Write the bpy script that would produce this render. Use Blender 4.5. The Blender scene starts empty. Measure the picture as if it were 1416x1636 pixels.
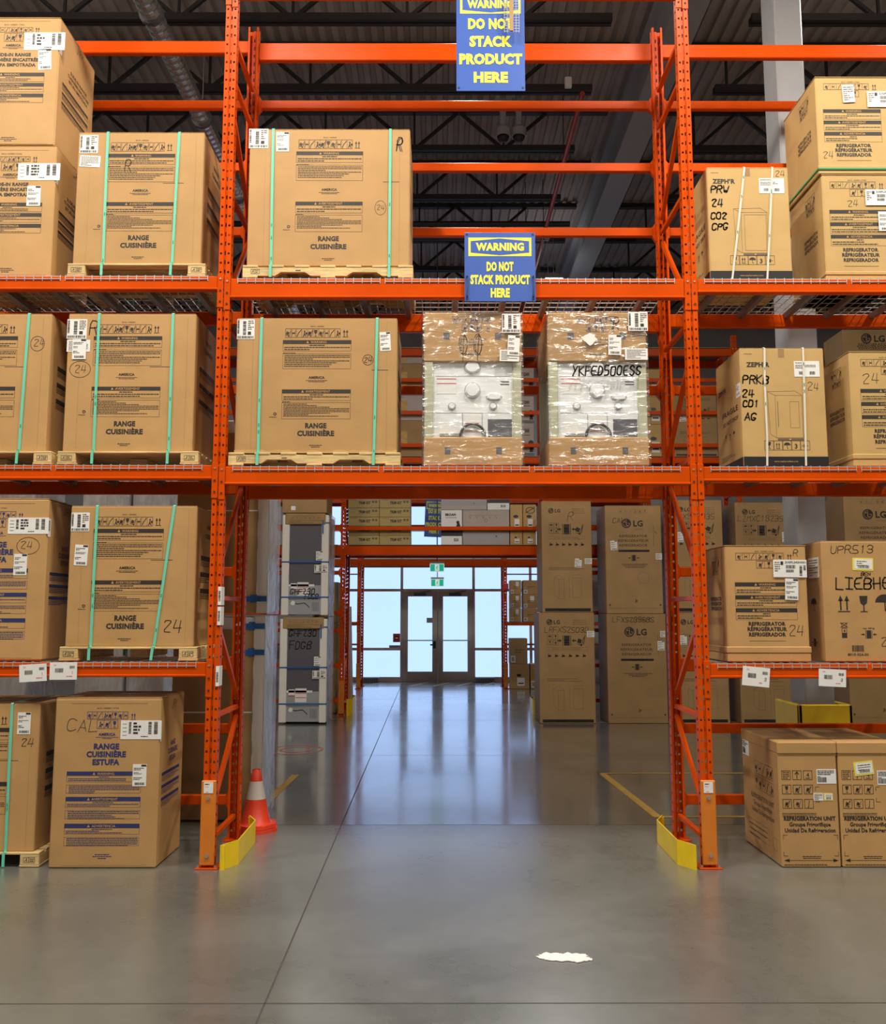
import bpy, math, random
from mathutils import Vector, noise
R = random.Random(7)
S = bpy.context.scene
COL = S.collection

# ------------------------------------------------------------------ camera, world, lights, exposure
F, CAMX, CAMY, CAMZ, YAW, PITCH = 1428.3, -0.131, -6.888, 1.8757, 0.002175, 0.11372
IW, IH = 1416, 1636
cam = bpy.data.objects.new('camera', bpy.data.cameras.new('camera'))
COL.objects.link(cam)
cam.location = (CAMX, CAMY, CAMZ)
cam.rotation_euler = (math.pi/2 + PITCH, 0, -YAW)
cam.data.sensor_fit = 'VERTICAL'
cam.data.sensor_height = 36.0
cam.data.lens = 36.0 * F / IH
cam.data.clip_end = 200
S.camera = cam
S.view_settings.view_transform = 'Standard'
S.view_settings.look = 'None'
S.view_settings.gamma = 1.0
S.view_settings.use_curve_mapping = False
S.view_settings.exposure = 0.0
w = bpy.data.worlds.new('world'); S.world = w; w.use_nodes = True
w.node_tree.nodes['Background'].inputs[0].default_value = (0.8, 0.9, 1.0, 1)
w.node_tree.nodes['Background'].inputs[1].default_value = 0.05
WARM, COOL = (1.0, 0.93, 0.82), (0.93, 0.97, 1.0)
# high-bay fixtures: x, y, z, watts, colour; second row added as unseen front fill
LAMPS = [(x, -2.6, 8.9, 345, WARM) for x in (-6.2, -2.0, 2.2, 6.4)] + \
        [(x, -8.6, 8.9, 85, WARM) for x in (-6.2, -2.0, 2.2, 6.4)] + \
        [(x, 2.4, 9.3, 105, WARM) for x in (-5.0, 0.2, 5.4)] + \
        [(x, 12.6, 9.2, 110, COOL) for x in (-4.0, 2.35)]
GLASS_STRENGTH = 1.4
CEILING_FILL = 0.24

def ray(px, py):
    X, U, D = (px - IW/2)/F, -(py - IH/2)/F, 1.0
    Y = D*math.cos(PITCH) - U*math.sin(PITCH); z = D*math.sin(PITCH) + U*math.cos(PITCH)
    return (X*math.cos(YAW) + Y*math.sin(YAW), -X*math.sin(YAW) + Y*math.cos(YAW), z)
def at(px, py, Y):                       # world x, z of a photo pixel on the plane y = Y
    r = ray(px, py); t = (Y - CAMY)/r[1]
    return CAMX + r[0]*t, CAMZ + r[2]*t
def on_floor(px, py, z=0.0):
    r = ray(px, py); t = (z - CAMZ)/r[2]
    return CAMX + r[0]*t, CAMY + r[1]*t
def rect_at(px, py, Y):
    mx, my = (px[0]+px[1])/2, (py[0]+py[1])/2
    return at(px[0], my, Y)[0], at(px[1], my, Y)[0], at(mx, py[1], Y)[1], at(mx, py[0], Y)[1]

# ------------------------------------------------------------------ materials
MATS = {}
def mat(name, col, rough=0.5, metal=0.0, spec=0.5, noise=0.0, nscale=6.0, bump=0.0, bscale=40.0, emit=None, rvar=0.0, stretch=None, objvar=0.0, coat=0.0):
    if name in MATS: return MATS[name]
    m = bpy.data.materials.new(name); m.use_nodes = True
    nt = m.node_tree; b = nt.nodes['Principled BSDF']
    b.inputs['Base Color'].default_value = (*col, 1)
    b.inputs['Roughness'].default_value = rough
    b.inputs['Metallic'].default_value = metal
    b.inputs['Specular IOR Level'].default_value = spec
    if coat: b.inputs['Coat Weight'].default_value = coat; b.inputs['Coat Roughness'].default_value = 0.15
    if emit:
        b.inputs['Emission Color'].default_value = (*emit[0], 1); b.inputs['Emission Strength'].default_value = emit[1]
    tc = nt.nodes.new('ShaderNodeTexCoord'); src = tc.outputs['Object']
    if stretch:
        mp = nt.nodes.new('ShaderNodeMapping'); mp.inputs['Scale'].default_value = stretch
        nt.links.new(src, mp.inputs['Vector']); src = mp.outputs['Vector']
    if noise or objvar:
        n = nt.nodes.new('ShaderNodeTexNoise'); n.inputs['Scale'].default_value = nscale; n.inputs['Detail'].default_value = 5
        nt.links.new(src, n.inputs['Vector'])
        mr = nt.nodes.new('ShaderNodeMapRange')
        mr.inputs['From Min'].default_value = 0.3; mr.inputs['From Max'].default_value = 0.7
        mr.inputs['To Min'].default_value = 1-noise; mr.inputs['To Max'].default_value = 1+noise
        nt.links.new(n.outputs['Fac'], mr.inputs['Value'])
        hs = nt.nodes.new('ShaderNodeHueSaturation'); hs.inputs['Color'].default_value = (*col, 1)
        val = mr.outputs['Result']
        if objvar:
            oi = nt.nodes.new('ShaderNodeObjectInfo'); m2 = nt.nodes.new('ShaderNodeMapRange')
            m2.inputs['To Min'].default_value = 1-objvar; m2.inputs['To Max'].default_value = 1+objvar
            nt.links.new(oi.outputs['Random'], m2.inputs['Value'])
            mu = nt.nodes.new('ShaderNodeMath'); mu.operation = 'MULTIPLY'
            nt.links.new(val, mu.inputs[0]); nt.links.new(m2.outputs['Result'], mu.inputs[1]); val = mu.outputs[0]
        nt.links.new(val, hs.inputs['Value']); nt.links.new(hs.outputs['Color'], b.inputs['Base Color'])
        if rvar:
            m3 = nt.nodes.new('ShaderNodeMapRange')
            m3.inputs['From Min'].default_value = 0.3; m3.inputs['From Max'].default_value = 0.7
            m3.inputs['To Min'].default_value = max(0, rough-rvar); m3.inputs['To Max'].default_value = rough+rvar
            nt.links.new(n.outputs['Fac'], m3.inputs['Value']); nt.links.new(m3.outputs['Result'], b.inputs['Roughness'])
    if bump:
        n2 = nt.nodes.new('ShaderNodeTexNoise'); n2.inputs['Scale'].default_value = bscale; n2.inputs['Detail'].default_value = 3
        nt.links.new(src, n2.inputs['Vector'])
        bp = nt.nodes.new('ShaderNodeBump'); bp.inputs['Strength'].default_value = bump; bp.inputs['Distance'].default_value = 0.02
        nt.links.new(n2.outputs['Fac'], bp.inputs['Height']); nt.links.new(bp.outputs['Normal'], b.inputs['Normal'])
    MATS[name] = m
    return m
CARD = mat('cardboard', (0.47, 0.272, 0.103), 0.62, noise=0.07, nscale=3.0, bump=0.12, bscale=9, objvar=0.08, spec=0.35)
CARD2 = mat('cardboard_tan', (0.52, 0.335, 0.125), 0.6, noise=0.06, nscale=3.0, bump=0.12, bscale=9, objvar=0.05, spec=0.35)
CARD3 = mat('cardboard_dull', (0.37, 0.232, 0.10), 0.65, noise=0.08, nscale=3.0, bump=0.12, bscale=9, objvar=0.08, spec=0.3)
CARDG = mat('cardboard_grey', (0.42, 0.36, 0.33), 0.6, noise=0.06, nscale=3.0, objvar=0.06)
CARDY = mat('cardboard_olive', (0.42, 0.32, 0.12), 0.6, noise=0.06, nscale=3.0, objvar=0.05)
TAPE = mat('paper_tape', (0.34, 0.20, 0.09), 0.35)
INK = mat('black_ink', (0.028, 0.022, 0.018), 0.6)
INKB = mat('blue_ink', (0.02, 0.03, 0.13), 0.6)
INKL = mat('pale_ink', (0.14, 0.095, 0.055), 0.6)
MARK = mat('marker_ink', (0.02, 0.016, 0.014), 0.5)
PENC = mat('pen_ink', (0.09, 0.065, 0.04), 0.6)
PAPER = mat('white_paper', (0.80, 0.79, 0.76), 0.5)
YPAPER = mat('yellow_paper', (0.80, 0.72, 0.10), 0.5)
RED = mat('red_ink', (0.55, 0.03, 0.05), 0.5)
PINK = mat('pink_ink', (0.75, 0.20, 0.30), 0.5)
ORANGE = mat('orange_paint', (0.62, 0.070, 0.0015), 0.34, spec=0.08, noise=0.10, nscale=2.2, rvar=0.07)
ORANGE2 = mat('amber_paint', (0.66, 0.19, 0.012), 0.4, noise=0.06)
DARKRED = mat('brick_paint', (0.50, 0.055, 0.02), 0.38, noise=0.1)
STEEL = mat('bolt_steel', (0.55, 0.55, 0.54), 0.35, metal=0.9)
GALV = mat('galvanised_wire', (0.62, 0.60, 0.56), 0.35, metal=0.6)
CHAN = mat('deck_channel', (0.22, 0.21, 0.20), 0.4, metal=0.5)
WOOD = mat('pallet_wood', (0.62, 0.45, 0.20), 0.65, noise=0.22, nscale=5, stretch=(1.2, 6, 9), bump=0.15, bscale=12)
WOODD = mat('wood_stamp', (0.10, 0.065, 0.03), 0.7)
STRAP = mat('green_strap', (0.16, 0.62, 0.44), 0.3)
WSTRAP = mat('white_strap', (0.72, 0.68, 0.58), 0.35)
DSTRAP = mat('dark_green_strap', (0.04, 0.30, 0.11), 0.35)
YELLOW = mat('yellow_paint', (0.86, 0.60, 0.008), 0.4, noise=0.06)
SIGNB = mat('sign_blue', (0.05, 0.115, 0.43), 0.35)
SIGNY = mat('sign_yellow', (0.80, 0.78, 0.08), 0.45)
WHITEP = mat('white_panel', (0.80, 0.82, 0.82), 0.35)
GREYP = mat('grey_panel', (0.10, 0.10, 0.115), 0.45)
LGREY = mat('light_grey_panel', (0.34, 0.35, 0.37), 0.45)
FOAM = mat('white_foam', (0.78, 0.76, 0.70), 0.7, bump=0.2, bscale=60)
FOAMG = mat('green_foam', (0.46, 0.46, 0.32), 0.6)
BLUET = mat('blue_tape', (0.02, 0.12, 0.38), 0.35)
BLACK = mat('black_plastic', (0.015, 0.015, 0.016), 0.4)
DARK = mat('dark_void', (0.02, 0.018, 0.016), 0.7)
ALU = mat('aluminium_frame', (0.50, 0.46, 0.43), 0.42)
ALUL = mat('mullion_frame', (0.78, 0.66, 0.60), 0.42)
CONEO = mat('cone_orange', (0.85, 0.06, 0.02), 0.4, noise=0.08)
CONEW = mat('cone_white', (0.72, 0.66, 0.60), 0.5, noise=0.12)
GREENX = mat('exit_green', (0.0, 0.42, 0.28), 0.4, emit=((0.0, 0.55, 0.35), 0.5))
WHITEX = mat('exit_white', (0.85, 0.9, 0.88), 0.4, emit=((0.9, 1, 0.95), 0.5))
COLG = mat('column_grey', (0.34, 0.345, 0.36), 0.45, noise=0.04)
WALLM = mat('wall_paint', (0.46, 0.46, 0.46), 0.8, noise=0.04)
DECKM = mat('ceiling_deck', (0.36, 0.295, 0.26), 0.6, noise=0.12, nscale=1.5)
JOIST = mat('joist_paint', (0.022, 0.018, 0.018), 0.6)
DUCTM = mat('duct_steel', (0.75, 0.74, 0.72), 0.22, metal=0.9)
SPRAY = mat('spray_paint', (0.50, 0.16, 0.07), 0.6)
LENS = mat('lamp_lens', (0.9, 0.9, 0.88), 0.4, emit=((1, 0.96, 0.88), 4.0))
PANE = mat('frosted_glass', (0.08, 0.09, 0.1), 0.12, emit=((0.42, 0.615, 1.02), GLASS_STRENGTH))
JOINT = mat('joint_filler', (0.055, 0.05, 0.047), 0.7)
FLINE = mat('floor_yellow', (0.50, 0.30, 0.06), 0.5, noise=0.15, nscale=14)

def film_mat(name, fac, scale, stretch, tint=(1, 1, 1), milky=0.0):
    m = bpy.data.materials.new(name); m.use_nodes = True; nt = m.node_tree
    for n in list(nt.nodes): nt.nodes.remove(n)
    out = nt.nodes.new('ShaderNodeOutputMaterial'); mix = nt.nodes.new('ShaderNodeMixShader')
    tr = nt.nodes.new('ShaderNodeBsdfTransparent'); tr.inputs[0].default_value = (*tint, 1)
    if milky:
        gl = nt.nodes.new('ShaderNodeBsdfPrincipled'); gl.inputs['Base Color'].default_value = (0.8, 0.8, 0.8, 1)
    else: gl = nt.nodes.new('ShaderNodeBsdfGlossy'); gl.inputs['Color'].default_value = (1, 1, 1, 1)
    gl.inputs['Roughness'].default_value = 0.22
    tc = nt.nodes.new('ShaderNodeTexCoord'); mp = nt.nodes.new('ShaderNodeMapping'); mp.inputs['Scale'].default_value = stretch
    mp.inputs['Rotation'].default_value = (0, 0.5, 0)
    nz = nt.nodes.new('ShaderNodeTexNoise'); nz.inputs['Scale'].default_value = scale; nz.inputs['Detail'].default_value = 4
    nz.inputs['Distortion'].default_value = 0.8
    bp = nt.nodes.new('ShaderNodeBump'); bp.inputs['Strength'].default_value = 0.9; bp.inputs['Distance'].default_value = 0.03
    nt.links.new(tc.outputs['Object'], mp.inputs[0]); nt.links.new(mp.outputs[0], nz.inputs['Vector'])
    nt.links.new(nz.outputs['Fac'], bp.inputs['Height']); nt.links.new(bp.outputs[0], gl.inputs['Normal'])
    mr = nt.nodes.new('ShaderNodeMapRange'); mr.inputs['From Min'].default_value = 0.35; mr.inputs['From Max'].default_value = 0.75
    mr.inputs['To Min'].default_value = fac*0.35 + milky; mr.inputs['To Max'].default_value = fac*1.6 + milky
    nt.links.new(nz.outputs['Fac'], mr.inputs['Value']); nt.links.new(mr.outputs[0], mix.inputs[0])
    nt.links.new(tr.outputs[0], mix.inputs[1]); nt.links.new(gl.outputs[0], mix.inputs[2])
    nt.links.new(mix.outputs[0], out.inputs[0])
    return m
FILM = film_mat('stretch_film', 0.15, 7.0, (0.6, 1, 2.4))
FILMW = film_mat('milky_film', 0.25, 5.0, (2.5, 1, 0.8), milky=0.35)

def floor_mat():
    m = bpy.data.materials.new('polished_concrete'); m.use_nodes = True; nt = m.node_tree; b = nt.nodes['Principled BSDF']
    tc = nt.nodes.new('ShaderNodeTexCoord')
    n1 = nt.nodes.new('ShaderNodeTexNoise'); n1.inputs['Scale'].default_value = 0.7; n1.inputs['Detail'].default_value = 6; n1.inputs['Distortion'].default_value = 1.2
    n2 = nt.nodes.new('ShaderNodeTexNoise'); n2.inputs['Scale'].default_value = 9; n2.inputs['Detail'].default_value = 6
    for n in (n1, n2): nt.links.new(tc.outputs['Object'], n.inputs['Vector'])
    mx = nt.nodes.new('ShaderNodeMath'); mx.operation = 'MULTIPLY_ADD'; mx.inputs[1].default_value = 0.3
    nt.links.new(n2.outputs['Fac'], mx.inputs[0]); nt.links.new(n1.outputs['Fac'], mx.inputs[2])
    cr = nt.nodes.new('ShaderNodeValToRGB')
    cr.color_ramp.elements[0].position = 0.42; cr.color_ramp.elements[0].color = (0.094, 0.104, 0.094, 1)
    cr.color_ramp.elements[1].position = 0.88; cr.color_ramp.elements[1].color = (0.160, 0.172, 0.157, 1)
    nt.links.new(mx.outputs[0], cr.inputs[0]); nt.links.new(cr.outputs[0], b.inputs['Base Color'])
    b.inputs['Roughness'].default_value = 0.3
    b.inputs['Specular IOR Level'].default_value = 0.75
    # a sealer coat; the slab before the joint at y = 1.38 is duller than the polished aisle slabs beyond it
    sp = nt.nodes.new('ShaderNodeSeparateXYZ'); nt.links.new(tc.outputs['Object'], sp.inputs[0])
    st = nt.nodes.new('ShaderNodeMapRange'); st.inputs['From Min'].default_value = 1.38; st.inputs['From Max'].default_value = 1.40
    st.inputs['To Min'].default_value = 0.17; st.inputs['To Max'].default_value = 0.0
    nt.links.new(sp.outputs[1], st.inputs['Value'])
    mr = nt.nodes.new('ShaderNodeMapRange'); mr.inputs['From Min'].default_value = 0.4; mr.inputs['From Max'].default_value = 0.9
    mr.inputs['To Min'].default_value = 0.08; mr.inputs['To Max'].default_value = 0.17
    nt.links.new(mx.outputs[0], mr.inputs['Value'])
    ad = nt.nodes.new('ShaderNodeMath'); ad.operation = 'ADD'; nt.links.new(mr.outputs[0], ad.inputs[0]); nt.links.new(st.outputs[0], ad.inputs[1])
    b.inputs['Coat Weight'].default_value = 1.0; b.inputs['Coat IOR'].default_value = 1.85
    nt.links.new(ad.outputs[0], b.inputs['Coat Roughness'])
    bp = nt.nodes.new('ShaderNodeBump'); bp.inputs['Strength'].default_value = 0.04; bp.inputs['Distance'].default_value = 0.01
    nt.links.new(n2.outputs['Fac'], bp.inputs['Height']); nt.links.new(bp.outputs[0], b.inputs['Normal'])
    return m
CONC = floor_mat()

# ------------------------------------------------------------------ mesh builder
class MB:
    def __init__(s): s.v = []; s.f = []; s.mi = []; s.mats = []
    def slot(s, m):
        if m not in s.mats: s.mats.append(m)
        return s.mats.index(m)
    def face(s, pts, m):
        i = len(s.v); s.v += [tuple(p) for p in pts]; s.f.append(tuple(range(i, i+len(pts)))); s.mi.append(s.slot(m))
    def raw(s, vs, fs, m):
        i = len(s.v); k = s.slot(m); s.v += [tuple(p) for p in vs]
        for f in fs: s.f.append(tuple(i+a for a in f)); s.mi.append(k)
    def box(s, x0, x1, y0, y1, z0, z1, m, c=0.0):
        cx = Vector(((x0+x1)/2, (y0+y1)/2, (z0+z1)/2)); hs = ((x1-x0)/2, (y1-y0)/2, (z1-z0)/2)
        c = min(c, *[h*0.9 for h in hs])
        V, idx = [], {}
        for sx in (-1, 1):
            for sy in (-1, 1):
                for sz in (-1, 1):
                    sg = (sx, sy, sz)
                    for a in (range(3) if c > 0 else (0,)):
                        idx[sg + (a,)] = len(V)
                        V.append(tuple(cx[k] + sg[k]*(hs[k] - (c if (k != a and c > 0) else 0)) for k in range(3)))
        g = (lambda sg, a: idx[tuple(sg) + (a,)]) if c > 0 else (lambda sg, a: idx[tuple(sg) + (0,)])
        FS = []
        for a in range(3):
            b, d = [k for k in range(3) if k != a]
            for sa in (-1, 1):
                q = []
                for sb, sd in ((-1, -1), (1, -1), (1, 1), (-1, 1)):
                    sg = [0]*3; sg[a] = sa; sg[b] = sb; sg[d] = sd; q.append(g(sg, a))
                FS.append(q)
            if c > 0:
                for sb in (-1, 1):
                    for sd in (-1, 1):
                        s1 = [0]*3; s1[a] = -1; s1[b] = sb; s1[d] = sd; s2 = list(s1); s2[a] = 1
                        FS.append([g(s1, b), g(s2, b), g(s2, d), g(s1, d)])
        if c > 0:
            for sx in (-1, 1):
                for sy in (-1, 1):
                    for sz in (-1, 1): FS.append([g((sx, sy, sz), a) for a in range(3)])
        out = []
        for q in FS:
            p = [Vector(V[i]) for i in q]; n = (p[1]-p[0]).cross(p[2]-p[0])
            out.append(q if n.dot(sum(p, Vector())/len(p) - cx) > 0 else q[::-1])
        s.raw(V, out, m)
    def prism(s, poly, axis, a0, a1, m):            # poly: 2D points in the plane normal to axis
        def P(p, a):
            return {0: (a, p[0], p[1]), 1: (p[0], a, p[1]), 2: (p[0], p[1], a)}[axis]
        n = len(poly); V = [P(p, a0) for p in poly] + [P(p, a1) for p in poly]
        fs = [tuple(range(n)), tuple(range(2*n-1, n-1, -1))] + [(i, n+i, n+(i+1) % n, (i+1) % n) for i in range(n)]
        ar = sum(poly[i][0]*poly[(i+1) % n][1] - poly[(i+1) % n][0]*poly[i][1] for i in range(n))
        flip = (ar > 0) != (axis == 1)
        if a1 < a0: flip = not flip
        s.raw(V, [f[::-1] for f in fs] if flip else fs, m)
    def bar(s, p, q, wd, ht, m):                     # rectangular bar between two points
        p, q = Vector(p), Vector(q); d = (q-p).normalized()
        up = Vector((0, 0, 1)) if abs(d.z) < 0.95 else Vector((0, 1, 0))
        a = d.cross(up).normalized(); b = a.cross(d)
        V = [e + a*sx*wd/2 + b*sz*ht/2 for e in (p, q) for sx, sz in ((-1, -1), (1, -1), (1, 1), (-1, 1))]
        s.raw(V, [(0, 1, 2, 3)[::-1], (4, 5, 6, 7)] + [(i, (i+1) % 4, 4+(i+1) % 4, 4+i) for i in range(4)], m)
    def tube(s, pts, r, m, n=10, caps=True):
        pts = [Vector(p) for p in pts]; rs = r if isinstance(r, (list, tuple)) else [r]*len(pts)
        V = []
        d0 = (pts[-1]-pts[0]).normalized(); up = Vector((0, 0, 1)) if abs(d0.z) < 0.9 else Vector((1, 0, 0))
        for i, p in enumerate(pts):
            d = (pts[min(i+1, len(pts)-1)] - pts[max(i-1, 0)]).normalized()
            a = d.cross(up).normalized(); b = d.cross(a)
            V += [p + (a*math.cos(t) + b*math.sin(t))*rs[i] for t in [2*math.pi*k/n for k in range(n)]]
        fs = [(i*n+k, (i+1)*n+k, (i+1)*n+(k+1) % n, i*n+(k+1) % n) for i in range(len(pts)-1) for k in range(n)]
        if caps: fs += [tuple(range(n)), tuple(range(len(V)-1, len(V)-n-1, -1))]
        s.raw(V, fs, m)
    def build(s, name, parent=None, loc=(0, 0, 0), smooth=False):
        me = bpy.data.meshes.new(name); me.from_pydata(s.v, [], s.f)
        for m in s.mats: me.materials.append(m)
        me.polygons.foreach_set('material_index', s.mi)
        if smooth: me.polygons.foreach_set('use_smooth', [True]*len(s.f))
        me.update()
        o = bpy.data.objects.new(name, me); COL.objects.link(o); o.location = loc
        if parent: o.parent = parent
        return o
def tag(o, label, cat, group=None, kind=None):
    o['label'] = label; o['category'] = cat
    if group: o['group'] = group
    if kind: o['kind'] = kind
    return o
def thing(name, label, cat, loc=(0, 0, 0), rz=0.0, group=None):
    o = bpy.data.objects.new(name, None); COL.objects.link(o); o.location = loc; o.rotation_euler = (0, 0, rz)
    o.empty_display_size = 0.1
    return tag(o, label, cat, group)
def struct(o): o['kind'] = 'structure'; return o
def copy_tree(o, parent=None):
    c = o.copy(); COL.objects.link(c)
    if parent: c.parent = parent
    for ch in list(o.children): copy_tree(ch, c)
    return c

# ------------------------------------------------------------------ lettering and printing on faces
TXT = {}
def glyphs(s, bold):
    key = (s, bold)
    if key not in TXT:
        cu = bpy.data.curves.new('t', 'FONT'); cu.body = s; cu.size = 1.0; cu.resolution_u = 2; cu.fill_mode = 'FRONT'
        cu.offset = bold; cu.space_character = 1.0 + bold*1.2
        ob = bpy.data.objects.new('t', cu)
        me = bpy.data.meshes.new_from_object(ob)
        V = [(v.co.x, v.co.y) for v in me.vertices]; FS = [tuple(p.vertices) for p in me.polygons]
        xs = [v[0] for v in V] or [0]
        x0, x1 = min(xs), max(xs)
        V = [((x-x0)/0.73, y/0.73) for x, y in V]
        TXT[key] = (V, FS, (x1-x0)/0.73)
        bpy.data.objects.remove(ob); bpy.data.curves.remove(cu); bpy.data.meshes.remove(me)
    return TXT[key]
HF = {'A': '00 26 40|12 32', 'B': '00 06 36 45 44 33 03|33 42 41 30 00', 'C': '45 36 16 05 01 10 30 41', 'D': '00 06 26 45 41 20 00',
      'E': '46 06 00 40|03 33', 'F': '46 06 00|03 33', 'G': '45 36 16 05 01 10 30 42 22', 'H': '00 06|40 46|03 43', 'I': '20 26|06 46|00 40',
      'J': '36 31 20 10 01', 'K': '00 06|46 03 40', 'L': '06 00 40', 'M': '00 06 23 46 40', 'N': '00 06 40 46',
      'O': '16 05 01 10 30 41 45 36 16', 'P': '00 06 36 45 44 33 03', 'R': '00 06 36 45 44 33 03|23 40', 'S': '45 36 16 05 04 42 41 30 10 01',
      'T': '06 46|26 20', 'U': '06 01 10 30 41 46', 'V': '06 20 46', 'W': '06 10 23 30 46', 'X': '00 46|06 40', 'Y': '06 23 46|23 00',
      'Z': '06 46 00 40', '0': '16 05 01 10 30 41 45 36 16', '1': '15 26 20', '2': '05 16 36 45 34 00 40', '3': '05 16 36 45 44 33 13|33 42 41 30 10 01',
      '4': '16 02 42|36 30', '5': '46 06 03 33 42 41 30 00', '8': '33 44 45 36 16 05 04 33 42 41 30 10 01 03', '6': '45 36 16 05 01 10 30 41 42 33 13 02', '9': '43 33 13 04 05 16 36 45 41 30 10', ' ': ''}
class Pen:
    def __init__(s, mb, o, U, V, N): s.mb, s.o, s.U, s.V, s.N = mb, Vector(o), Vector(U), Vector(V), Vector(N)
    def P(s, u, v, l=1): return s.o + s.U*u + s.V*v + s.N*(0.0011*l)
    def rect(s, u0, v0, u1, v1, m, l=1): s.mb.face([s.P(u0, v0, l), s.P(u1, v0, l), s.P(u1, v1, l), s.P(u0, v1, l)], m)
    def poly(s, pts, m, l=1): s.mb.face([s.P(u, v, l) for u, v in pts], m)
    def frame(s, u0, v0, u1, v1, t, m, l=1):
        s.rect(u0, v0, u1, v0+t, m, l); s.rect(u0, v1-t, u1, v1, m, l); s.rect(u0, v0+t, u0+t, v1-t, m, l); s.rect(u1-t, v0+t, u1, v1-t, m, l)
    def text(s, t, u, v, h, m, al='c', bold=0.02, sx=1.0, l=1, width=None):
        V, FS, wd = glyphs(t, bold)
        if width: sx = width/(wd*h)
        u0 = u - {'c': wd*h*sx/2, 'l': 0, 'r': wd*h*sx}[al]
        s.mb.raw([s.P(u0 + x*h*sx, v + y*h, l) for x, y in V], FS, m)
    def line(s, pts, wd, m, l=1):
        for (a, b), (c, d) in zip(pts, pts[1:]):
            L = math.hypot(c-a, d-b) or 1e-6; du, dv = (c-a)/L, (d-b)/L; e = wd*0.4
            a2, b2, c2, d2 = a-du*e, b-dv*e, c+du*e, d+dv*e; nu, nv = -dv*wd/2, du*wd/2
            s.poly([(a2-nu, b2-nv), (c2-nu, d2-nv), (c2+nu, d2+nv), (a2+nu, b2+nv)], m, l)
    def hand(s, t, u, v, h, wd, m=MARK, asp=0.62, slant=0.12, l=1, rise=0.0, al='l'):
        rr = random.Random(t + str(round(u, 2))); st = h*(asp+0.22); L = st*len(t)
        if al == 'c': u -= L/2
        for ch in t:
            hh = h*rr.uniform(0.9, 1.06); dv = rr.uniform(-0.04, 0.04)*h
            for pl in HF.get(ch, '').split('|'):
                pts = [(int(q[0])/4*h*asp + rr.uniform(-.05, .05)*h, int(q[1])/6*hh + rr.uniform(-.045, .045)*h) for q in pl.split()]
                if len(pts) > 3:                         # round the corners of longer strokes
                    np_ = [pts[0]]
                    for a, b in zip(pts, pts[1:]): np_ += [(a[0]*.75+b[0]*.25, a[1]*.75+b[1]*.25), (a[0]*.25+b[0]*.75, a[1]*.25+b[1]*.75)]
                    pts = np_ + [pts[-1]]
                if pts: s.line([(u + x + slant*y, v + dv + y) for x, y in pts], wd, m, l)
            u += st; v += rise*st
    def ring(s, u, v, r, t, m, n=20, sq=1.0, l=1):
        s.line([(u + r*math.cos(2*math.pi*k/n), v + r*sq*math.sin(2*math.pi*k/n)) for k in range(n+1)], t, m, l)
    def disc(s, u, v, r, m, n=16, l=1, sq=1.0): s.poly([(u + r*math.cos(2*math.pi*k/n), v + r*sq*math.sin(2*math.pi*k/n)) for k in range(n)], m, l)
    def para(s, u0, u1, v1, n, lh, m, seed=1, th=0.42, cen=False):   # lines of small print
        rr = random.Random(seed)
        for k in range(n):
            end = u1 if (k < n-1 and rr.random() < .6) else u0 + (u1-u0)*rr.uniform(0.35, 0.9)
            x = u0 if not cen else u0 + (u1-end)/2
            e2 = end if not cen else end + (u1-end)/2
            v = v1 - (k+0.5)*lh
            while x < e2:
                ww = rr.uniform(1.0, 3.6)*lh*0.55; s.rect(x, v - lh*th/2, min(x+ww, e2), v + lh*th/2, m); x += ww + lh*0.22
    def arrows(s, u, v, h, m):
        for k in (0, 1):
            x = u + k*h*0.42
            s.rect(x-h*.05, v, x+h*.05, v+h*.7, m); s.poly([(x-h*.17, v+h*.62), (x+h*.17, v+h*.62), (x, v+h)], m)
        s.rect(u-h*.2, v-h*.12, u+h*.62, v-h*.05, m)
    def glass(s, u, v, h, m):
        s.poly([(u-h*.26, v+h), (u-h*.2, v+h*.55), (u-h*.03, v+h*.42), (u+h*.03, v+h*.42), (u+h*.2, v+h*.55), (u+h*.26, v+h)][::-1], m)
        s.rect(u-h*.035, v+h*.05, u+h*.035, v+h*.45, m); s.rect(u-h*.22, v, u+h*.22, v+h*.06, m)
    def umbrella(s, u, v, h, m):
        s.poly([(u-h*.5, v+h*.5)] + [(u+h*.5*math.cos(t), v+h*.5+h*.42*math.sin(t)) for t in [math.pi*k/8 for k in range(7, -1, -1)]], m)
        s.line([(u, v+h*.5), (u, v+h*.1), (u+h*.08, v), (u+h*.16, v+h*.06)], h*.06, m)
    def clamp(s, u, v, h, m):
        s.rect(u-h*.28, v, u+h*.28, v+h, m); s.rect(u-h*.42, v-h*.03, u-h*.36, v+h*1.03, m); s.rect(u+h*.36, v-h*.03, u+h*.42, v+h*1.03, m)
        for q in (-1, 1):
            s.poly([(u+q*h*.5, v+h*.5), (u+q*h*.72, v+h*.66), (u+q*h*.72, v+h*.34)][::q], m); s.rect(min(u+q*h*.7, u+q*h*.95), v+h*.44, max(u+q*h*.7, u+q*h*.95), v+h*.56, m)
    def truck(s, u, v, h, m, cross=False):
        s.poly([(u-h*.35, v+h*.35), (u+h*.05, v+h*.2), (u+h*.2, v+h*.62), (u-h*.2, v+h*.78)], m)
        s.line([(u-h*.3, v+h*.18), (u+h*.12, v+h*.04), (u+h*.42, v+h*.9)], h*.06, m); s.disc(u+h*.12, v+h*.06, h*.1, m)
        if cross: s.line([(u-h*.45, v), (u+h*.45, v+h)], h*.06, m)
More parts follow.
